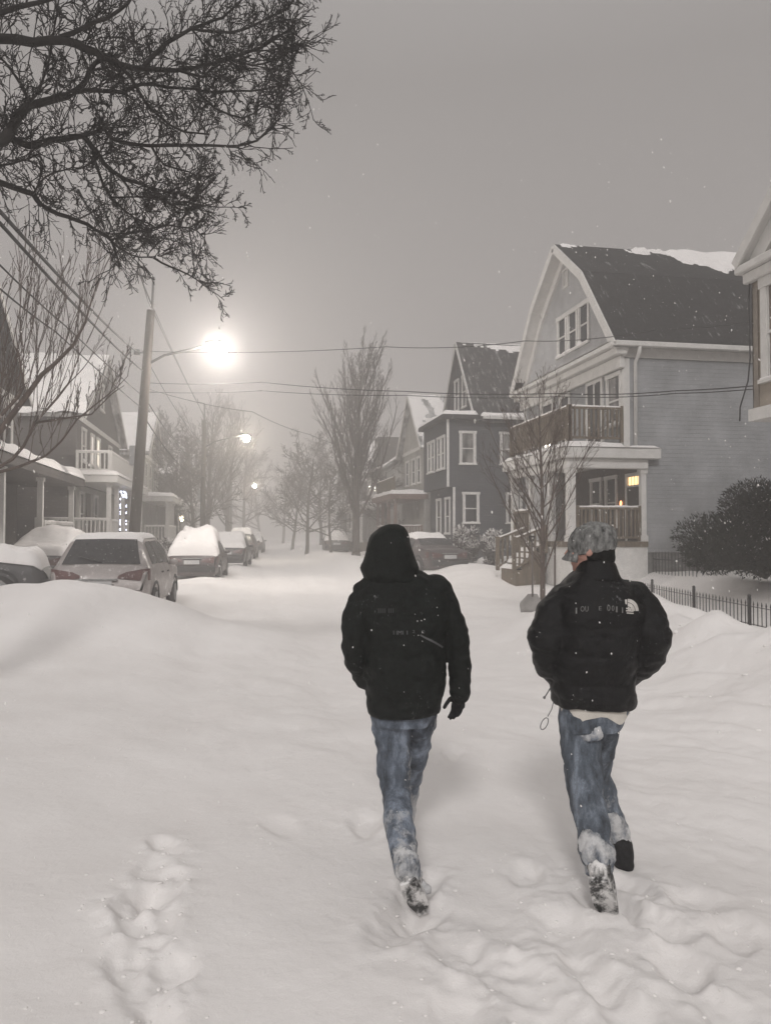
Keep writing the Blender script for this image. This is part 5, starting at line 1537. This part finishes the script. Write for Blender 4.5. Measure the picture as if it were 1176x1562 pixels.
# ---------------- first walker: hood up, dark parka
def walker_one():
    d = 4.0
    root = at(612, 1360, 3.9)
    t = thing('person', 'person in dark hooded parka and blue jeans seen from behind, gloved hand hanging', 'person', (root.x, root.y, -.05))
    TOR = [(870,570,640,4.0,.09),(876,560,650,4.0,.11),(883,552,661,4.0,.125),(893,544,672,4.0,.14),(906,541,683,4.0,.15),(930,545,688,4.0,.165),(960,553,685,4.0,.17),(990,556,680,4.0,.17),(1023,557,679,4.0,.168),(1050,558,676,4.0,.165),(1075,560,671,4.0,.162),(1087,563,668,4.0,.158)]
    LA = [(556,905,4.0,.058),(546,930,3.98,.066),(539,970,3.95,.060),(543,1005,3.97,.054),(554,1036,4.06,.046)]
    RA = [(668,900,4.0,.060),(684,930,3.99,.068),(697,975,3.97,.062),(702,1015,3.98,.056),(702,1060,3.99,.044)]
    LL = [(594,1060,4.0,.098),(596,1105,3.99,.094),(600,1160,3.96,.084),(603,1205,3.93,.076),(607,1250,3.80,.069),(614,1298,3.67,.064),(621,1326,3.61,.058)]
    RL = [(640,1060,4.02,.098),(639,1100,4.06,.086),(630,1150,4.2,.080),(620,1195,4.32,.078),(614,1250,4.36,.070),(608,1300,4.38,.062)]
    # body under the clothes: one continuous figure
    b = MB(); hc = at(597, 842, 4.02)
    head_mesh(b, hc, .105, FLAT*.98-RIGHT*.05)
    b.tube([hc-Vector((0,0,.07))-FLAT*.01, at(602, 895, 4.0)], [.058,.066], 14)
    b.loft([ring(y, l+8, r-8, dd, hd, off=.03) for y, l, r, dd, hd in TOR[2:]])
    thin = lambda L, k: [(x, y, dd, r*k) for x, y, dd, r in L]
    limb(b, thin(LA[:4], .7)); limb(b, thin(RA, .7)); limb(b, thin(LL, .66)); limb(b, thin(RL, .66))
    hand(b, at(568,1022,4.08), Vector((0,0,-1))+RIGHT*.5, FLAT, -RIGHT, .13)
    fused('body', b, SKIN, t, .010, 2)
    j = MB(); j.loft([ring(*q) for q in TOR]); limb(j, LA, 16); limb(j, RA, 16)
    j.ball(at(560,902,4.0), (.075,.09,.06), 14, 9); j.ball(at(664,897,4.0), (.085,.09,.065), 14, 9)
    jk = fused('jacket', j, JK1, t, .0085, 5, folds(.014, .005, .105, 1))
    # hood: an open shell round the head, the face side left free
    rows = [(799.5,594,606,.02,.5),(803,584,614,.055,.5),(808,575,619,.082,.6),(816,567,623,.105,.7),(828,561,628,.125,.8),(842,557,632,.135,.9),(856,553,636,.140,1),(866,551,638,.142,1),(875,553.5,640,.142,1),(883,556,642,.138,1),(890,558,646,.12,1)]
    g = []
    for y, l, r, hd, k in rows:
        c = at((l+r)/2, y, 4.0); hw = (r-l)/2*4.0/FPX; row = []
        for i in range(33):
            a = math.radians(-138+276*i/32); sa, ca = math.sin(a), math.cos(a)
            p = c + RIGHT*hw*math.copysign(abs(sa)**.9, sa) - FLAT*hd*math.copysign(abs(ca)**.9, ca)
            w = mnoise.fractal(p*9, 1, 2, 3)*.008 + .004*math.sin(y*.42+3*sa)
            row.append(p + (p-c).normalized()*w)
        g.append(row)
    m = MB(); m.sheet(g); me = m.mesh('hood')
    bm = bmesh.new(); bm.from_mesh(me); bmesh.ops.subdivide_edges(bm, edges=bm.edges[:], cuts=1, use_grid_fill=True, smooth=.5); bmesh.ops.solidify(bm, geom=bm.faces[:], thickness=.014); bmesh.ops.recalc_face_normals(bm, faces=bm.faces); bm.to_mesh(me); bm.free()
    link('hood', me, JK1, jk, True)
    j = MB(); limb(j, LL, 16); limb(j, RL, 16); j.loft([ring(y, l, r, 4.0, .135) for y, l, r in ((1050,562,672),(1075,564,668),(1092,566,662),(1104,570,652))])
    jn = fused('jeans', j, DEN1, t, .0085, 4, folds(.013, 0, .1, 5, (1,1,1.7)))
    m = MB(); hand(m, at(702,1056,3.99), Vector((0,0,-1))-RIGHT*.16+FLAT*.10, FLAT*.55-RIGHT*.75, RIGHT*.75+FLAT*.5, .152, .55); m.tube([at(702,1046,3.99), at(702,1064,3.99)], [.040,.034], 14)
    fused('glove', m, GLOVE, t, .0042, 2, folds(.002, 0, .1, 2))
    boot('boot', t, at(623,1335,3.575), at(642,1372,3.66), at(620,1318,3.61), .050, BOOTS)
    boot('boot', t, at(606,1322,4.36), at(603,1312,4.60), at(608,1298,4.38), .052, BOOT)
    s = MB()      # snow packed round the trailing ankle
    s.tube([at(615,1296,3.66), at(621,1322,3.60), at(630,1346,3.59)], [.060,.066,.050], 14)
    s.ball(at(642,1356,3.62), (.050,.05,.04), 12, 8)
    sc = fused('ankle_snow', s, CAKED, t, .007, 2, lambda c, n: mnoise.fractal(Vector((c.x*16, c.y*16, c.z*9)), .7, 2, 4)*.017-.006)
    rp = [[(640,969.5),(641.5,967.5),(648,971),(648,974)],[(648,974),(648,971),(658,975.5),(658,979)],[(658,979),(658,975.5),(668,981),(668,984.5)],[(668,984.5),(668,981),(676,986),(675,989)]]
    project_marks('reflective_strip', jk, rp, MARK1, jk, .010)
    project_marks('print', jk, text_polys('I IMI', 600, 962, 615, 968)+text_polys('I', 620.5, 962, 621.7, 968)+text_polys('2', 629, 961, 633, 965.5)+text_polys('D', 643, 961, 648, 967), MARK1, jk)
    project_marks('print', jk, text_polys('IIII III', 577, 928, 600, 935), mat_plain('worn_print', (.035,.035,.036), .6, .3), jk)
walker_one()

# ---------------- second walker: knit cap, black puffer with hands in the pockets
def walker_two():
    d = 3.85
    root = at(915, 1380, 3.7)
    t = thing('person', 'person in grey cap, black puffer jacket and jeans walking on the right, hands in pockets', 'person', (root.x, root.y, -.05))
    TOR = [(862,885,936,3.85,.09),(872,876,941,3.85,.11),(884,864,948,3.85,.13),(897,852,968,3.85,.15),(920,842,981,3.85,.175),(950,838,980,3.85,.185),(985,839,972,3.85,.19),(1020,840,967,3.85,.185),(1050,840,966,3.85,.175),(1066,842,966,3.85,.168),(1076,845,964.5,3.85,.160)]
    LA = [(862,914,3.85,.075),(843,940,3.83,.086),(833,975,3.80,.090),(837,1005,3.84,.080),(850,1030,3.95,.060),(862,1040,4.02,.05)]
    RA = [(966,910,3.85,.078),(984,938,3.83,.092),(993,975,3.80,.096),(985,1005,3.84,.082),(962,1026,3.95,.062),(945,1034,4.02,.05)]
    LL = [(884,1050,3.85,.104),(884,1090,3.85,.104),(886,1135,3.83,.098),(889,1175,3.80,.090),(896,1215,3.74,.082),(902,1250,3.69,.076),(908,1285,3.64,.075),(911,1306,3.60,.074)]
    RL = [(925,1050,3.87,.098),(923,1095,3.93,.090),(912,1150,4.06,.082),(910,1185,4.12,.080),(922,1225,4.12,.074),(937,1262,4.10,.066),(944,1285,4.08,.060)]
    # cap sits on a head turned to the left
    f = (FLAT*.42-RIGHT*.90).normalized()
    hc = at(901, 836, 3.85)
    b = MB(); head_mesh(b, hc, .103, f)
    b.tube([hc-Vector((0,0,.075))+FLAT*.0, at(908, 886, 3.85)], [.062,.072], 14)
    b.loft([ring(y, l+10, r-10, dd, hd, off=.035) for y, l, r, dd, hd in TOR[3:]])
    thin = lambda L, k: [(x, y, dd, r*k) for x, y, dd, r in L]
    limb(b, thin(LA, .55)); limb(b, thin(RA, .55)); limb(b, thin(LL, .64)); limb(b, thin(RL, .64))
    hand(b, at(862,1040,4.02), RIGHT+FLAT*.2-Vector((0,0,.3)), Vector((0,0,1)), FLAT, .17); hand(b, at(945,1034,4.02), -RIGHT+FLAT*.2-Vector((0,0,.3)), Vector((0,0,1)), FLAT, .17)
    fused('body', b, SKIN, t, .007, 1)
    j = MB(); j.loft([ring(*q) for q in TOR]); limb(j, LA, 18); limb(j, RA, 18)
    j.ball(at(864,908,3.85), (.08,.10,.06), 14, 9); j.ball(at(958,905,3.85), (.085,.10,.065), 14, 9)
    jk = fused('jacket', j, JK2, t, .0085, 5, folds(.014, .008, .135, 8))
    g = []      # stand-up collar
    for y, l, r, hd in ((852,884,932,.083),(856,881,935,.090),(864,879,938,.098),(874,874,942,.112),(884,866,946,.125)):
        c = at((l+r)/2, y, 3.85); hw = (r-l)/2*3.85/FPX; row = []
        for i in range(41):
            a = math.radians(-168+336*i/40); p = c + RIGHT*hw*math.sin(a) - FLAT*hd*math.cos(a) - Vector((0,0,.02))*(1-math.cos(a))*.6
            row.append(p + (p-c).normalized()*(mnoise.noise(p*16)*.006+.004*math.sin(y*.7)))
        g.append(row)
    m = MB(); m.sheet(g); me = m.mesh('collar'); bm = bmesh.new(); bm.from_mesh(me); bmesh.ops.subdivide_edges(bm, edges=bm.edges[:], cuts=1, use_grid_fill=True, smooth=.5); bmesh.ops.solidify(bm, geom=bm.faces[:], thickness=.016); bmesh.ops.recalc_face_normals(bm, faces=bm.faces); bm.to_mesh(me); bm.free()
    link('collar', me, JK2, jk, True)
    # grey knit scarf edge, dark hair at the nape
    m = MB(); rg = []
    for y, k in ((842,.94),(846,1.0),(852,1.06),(860,1.05),(868,1.0)):
        c = at(907, y, 3.85); rg.append([c + RIGHT*.071*k*math.cos(2*PI*i/40) + FLAT*.070*k*math.sin(2*PI*i/40) + Vector((0,0,.008*math.cos(2*PI*i/40-2.6))) for i in range(40)])
    m.loft(rg, cap=False); me = m.mesh('scarf'); link('scarf', me, mat_plain('grey_knit_wool', (.16,.15,.15), .95, .55, 60, .6, (1,1,.6)), t, True)
    up = Vector((0,0,1)); s = f.cross(up).normalized()
    m = MB(); m.ball(hc-f*.028-Vector((0,0,.020)), (.083,.085,.072), 18, 12, (s, f, up)); m.ball(hc-f*.05-RIGHT*-.012-Vector((0,0,.045)), (.066,.055,.045), 14, 9, (s, f, up))
    fused('hair', m, mat_cloth('black_hair', (.006,.006,.006), .8, 0), t, .007, 1, lambda c, n: mnoise.noise(Vector((c.x*60,c.y*60,c.z*14)))*.004)
    # flecked grey peaked cap
    CAPM = mat_plain('flecked_grey_wool', (.15,.152,.148), .95, .9, 42, .7, (1,1,.4), snow=.22, snowscale=30)
    m = MB(); rg = []
    tilt = Vector((0,0,-1))*.10
    for z, k in ((-.030,.97),(-.010,1.05),(.020,1.09),(.055,1.05),(.085,.90),(.106,.64),(.118,.32),(.121,.04)):
        rg.append([hc + s*.089*k*math.cos(2*PI*i/36) + f*.108*k*math.sin(2*PI*i/36) - f*.006 + up*(z+.004) + up*(-.16*k*.1*math.sin(2*PI*i/36)) for i in range(36)])
    m.loft(rg); m.ball(hc+up*.126, .010, 8, 6)
    cp = fused('cap', m, CAPM, t, .006, 2, lambda c, n: mnoise.fractal(c*38, .8, 2, 3)*.004)
    m = MB(); gr = []
    for i in range(15):
        a = math.radians(-62+124*i/14); row = []
        for v in (0, .5, 1):
            R0 = 1+.36*v*max(0, math.cos(a*1.25))
            row.append(hc + s*.090*math.sin(a)*(1+.06*v) + f*.104*math.cos(a)*R0 + up*(-.008-.045*v-.02*math.sin(a)**2))
        gr.append(row)
    m.sheet(gr); me = m.mesh('cap_peak'); bm = bmesh.new(); bm.from_mesh(me); bmesh.ops.solidify(bm, geom=bm.faces[:], thickness=.009); bmesh.ops.recalc_face_normals(bm, faces=bm.faces); bm.to_mesh(me); bm.free()
    link('peak', me, CAPM, cp, True)
    # white shirt tail below the hem
    m = MB(); rg = []
    for k, (y, l, r, hd) in enumerate(((1060,853,958,.130),(1076,853,959,.138),(1084,854,957,.138),(1090,855,955,.136))):
        q = ring(y, l, r, 3.85, hd, 48)
        rg.append([p+Vector((0,0,(.020*mnoise.noise(p*14)+.016*math.sin(i*.55+1)) if k == 3 else 0)) for i, p in enumerate(q)])
    m.loft(rg, cap=False); m.build('shirt_tail', mat_plain('off_white_cotton', (.60,.57,.52), .9, .12, 18, .3), t, True)
    j = MB(); limb(j, LL, 16); limb(j, RL, 16); j.loft([ring(y, l, r, 3.85, .135) for y, l, r in ((1050,853,958),(1078,853,956),(1095,853,950),(1112,856,940))])
    jn = fused('jeans', j, DEN2, t, .0085, 4, folds(.013, 0, .1, 6, (1,1,1.7)))
    def patch(name, pts, disp=.018):
        m = MB(); limb(m, pts, 12); return fused(name, m, CAKED, t, .007, 1, lambda c, n: mnoise.fractal(Vector((c.x*14+3, c.y*14, c.z*9)), .7, 2, 4)*disp*.8-.003)
    patch('cuff_snow', [(907,1286,3.635,.080),(911,1302,3.60,.084),(913,1318,3.59,.074)])
    patch('shin_snow', [(934,1250,4.085,.066),(939,1266,4.08,.068),(945,1282,4.075,.060)])
    patch('pocket_snow', [(890,1122,3.748,.024),(905,1118,3.742,.030),(912,1108,3.752,.024),(910,1098,3.762,.014)], .03)
    boot('boot', t, at(913,1330,3.535), at(930,1384,3.66), at(912,1312,3.58), .056, BOOTS)
    boot('boot', t, at(952,1322,4.03), at(952,1330,4.26), at(947,1290,4.06), .058, BOOT)
    # draw-cord loops at the hem
    m = MB(); pts = []
    for i in range(25):
        a = 2*PI*i/24; pts.append(at(830+5.0*math.sin(a)+ (3.2)*math.cos(a), 1104-9*math.cos(a), 3.80))
    m.tube([at(844,1070,3.82), at(841,1082,3.81), at(835,1093,3.80)], .0022, 6); m.tube(pts, .0022, 6); m.tube([at(840,1048,3.82), at(834,1058,3.80), at(829,1066,3.80)], .003, 6); m.ball(at(830,1064,3.80), .007, 8, 6)
    m.build('drawcord', mat_plain('grey_cord', (.13,.13,.13), .8, .2), jk, True)
    # chest-high embroidery across the back and the emblem on the shoulder
    P = text_polys('I', 877.6, 927, 879.8, 936)
    P3 = text_polys('OU', 885, 924.5, 897, 933)+text_polys('E', 913, 925, 917, 931)+text_polys('0', 925.5, 922.5, 930.5, 932)+text_polys('0', 932.5, 923.5, 936.5, 932)
    P += text_polys('I', 939, 925, 941.4, 934)+text_polys('I', 948.2, 926.5, 949.8, 935)
    project_marks('lettering', jk, P, MARK3, jk); project_marks('lettering', jk, P3, MARK3, jk)
    E = []
    for r0, r1 in ((12.2,17.2),(6.6,11.4),(1.2,5.8)):
        for i in range(10):
            a, b = math.radians(90*i/10), math.radians(90*(i+1)/10)
            E.append([(957+q*math.cos(z)*.97, 932-q*math.sin(z)*1.08) for q, z in ((r0,a),(r1,a),(r1,b),(r0,b))])
    E += [[(954.5,927),(965.8,928),(965.8,930),(954.5,929)], [(954.3,930.6),(965.8,931.4),(965.8,933.4),(954.3,932.6)], [(955.3,934),(966,934.8),(966,936.6),(955.3,935.8)], [(952.6,914.5),(956,914.5),(956,922),(953.2,921)]]
    o = project_marks('emblem', jk, E, MARK2, jk)
    if o: o['label'] = 'small off white quarter dome emblem'
walker_two()
# ------------------------------------------------------------------ falling snow, air, light, camera
def falling_snow():
    r = random.Random(8); mb = MB()
    for k in range(9500):
        y = 1.3+ (r.random()**1.5)*24; x = r.uniform(-1.0,1.0)*(.8+y*.55)+.18*y; z = r.uniform(-.1, 1.65+y*.55)
        if z < .12: continue
        q = min(.0034, .0011*math.exp(r.gauss(0,.45)))*(1+.07*y); c = Vector((x,y,z))
        a = Vector((r.gauss(.25,.3), r.gauss(0,.3), -1)).normalized(); s = a.orthogonal().normalized(); u = a.cross(s); l = r.uniform(1.0,2.2)
        mb.add([c+a*q*l, c+s*q, c+u*q, c-s*q, c-u*q, c-a*q*l], [(0,1,2),(0,2,3),(0,3,4),(0,4,1),(5,2,1),(5,3,2),(5,4,3),(5,1,4)])
    o = mb.build('falling_snow', SNOWCAP, None, False, recalc=False)
    tag(o, 'snowflakes driven through the air by the storm', 'snow', kind='stuff')
falling_snow()

hz = MB(); hz.box(-160, 160, -8, 300, -2.0, 16.5)
hm = bpy.data.materials.new('blowing_snow_air'); hm.use_nodes = True
nt = hm.node_tree
for n in list(nt.nodes):
    if n.type != 'OUTPUT_MATERIAL': nt.nodes.remove(n)
pv = nt.nodes.new('ShaderNodeVolumePrincipled')
pv.inputs['Color'].default_value = (.965,.955,.95,1); pv.inputs['Density'].default_value = HAZE; pv.inputs['Anisotropy'].default_value = .70
nt.links.new(pv.outputs['Volume'], nt.nodes['Material Output'].inputs['Volume'])
h = hz.build('haze', hm); tag(h, 'blowing snow filling the air and fading the far street', 'haze', kind='stuff')
h.display_type = 'WIRE'

w = bpy.data.worlds.new('World'); scene.world = w; w.use_nodes = True
nt = w.node_tree; bg = nt.nodes['Background']
# heavy overcast night sky lit by the town: physical sky drained to grey, brighter overhead than near the horizon
sky = nt.nodes.new('ShaderNodeTexSky'); sky.sky_type = 'NISHITA'; sky.sun_disc = False
sky.sun_elevation = math.radians(SUN_EL); sky.sun_rotation = math.radians(SUN_AZ+180)
hs = nt.nodes.new('ShaderNodeHueSaturation'); hs.inputs['Saturation'].default_value = 0.0; hs.inputs['Value'].default_value = .12
nt.links.new(sky.outputs[0], hs.inputs['Color'])
tc = nt.nodes.new('ShaderNodeTexCoord'); sp = nt.nodes.new('ShaderNodeSeparateXYZ'); nt.links.new(tc.outputs['Generated'], sp.inputs[0])
rp = nt.nodes.new('ShaderNodeValToRGB'); e = rp.color_ramp.elements
while len(e) < 4: e.new(.5)
for el, (p_, c_) in zip(e, SKYR): el.position = p_; el.color = (*c_, 1)
nt.links.new(sp.outputs['Z'], rp.inputs['Fac'])
mx = nt.nodes.new('ShaderNodeMix'); mx.data_type = 'RGBA'; mx.inputs[0].default_value = .06
cs = [i for i in mx.inputs if i.type == 'RGBA']
nt.links.new(rp.outputs['Color'], cs[0]); nt.links.new(hs.outputs['Color'], cs[1])
nt.links.new([o for o in mx.outputs if o.type == 'RGBA'][0], bg.inputs['Color'])
bg.inputs['Strength'].default_value = SKYS

S = bpy.data.lights.new('sun', 'SUN'); S.energy = SUN_E; S.angle = math.radians(SUN_ANG); S.color = (1.0,.965,.945)
so = bpy.data.objects.new('sun', S); COL.objects.link(so)
# light travels along +azimuth SUN_AZ (from behind the camera), coming down at SUN_EL
az, el = math.radians(SUN_AZ), math.radians(SUN_EL)
dirv = Vector((math.sin(az)*math.cos(el), math.cos(az)*math.cos(el), -math.sin(el)))
so.rotation_euler = dirv.to_track_quat('-Z', 'Y').to_euler(); so.location = (0, -6, 12)

cam = bpy.data.cameras.new('camera'); co = bpy.data.objects.new('camera', cam); COL.objects.link(co)
cam.sensor_fit = 'VERTICAL'; cam.sensor_height = 24.0; cam.lens = 24.0*FPX/1562.0
cam.clip_start = .05; cam.clip_end = 2000
co.location = CAMPOS; co.rotation_euler = (PI/2+PITCH, 0, -YAW)
scene.camera = co
scene.view_settings.view_transform = 'Standard'; scene.view_settings.look = 'None'
scene.view_settings.exposure = EXPO; scene.view_settings.gamma = 1.0
scene.render.engine = 'CYCLES'
cy = scene.cycles
cy.max_bounces = 6; cy.diffuse_bounces = 3; cy.glossy_bounces = 2; cy.transmission_bounces = 2; cy.volume_bounces = 2; cy.transparent_max_bounces = 8
cy.use_adaptive_sampling = True; cy.adaptive_threshold = .02
cy.use_denoising = True
try:
    cy.denoiser = 'OPENIMAGEDENOISE'; cy.denoising_input_passes = 'RGB_ALBEDO_NORMAL'; cy.denoising_prefilter = 'ACCURATE'
except Exception: pass
cy.sample_clamp_indirect = 4.0
cy.caustics_reflective = False; cy.caustics_refractive = False
bpy.context.view_layer.update()
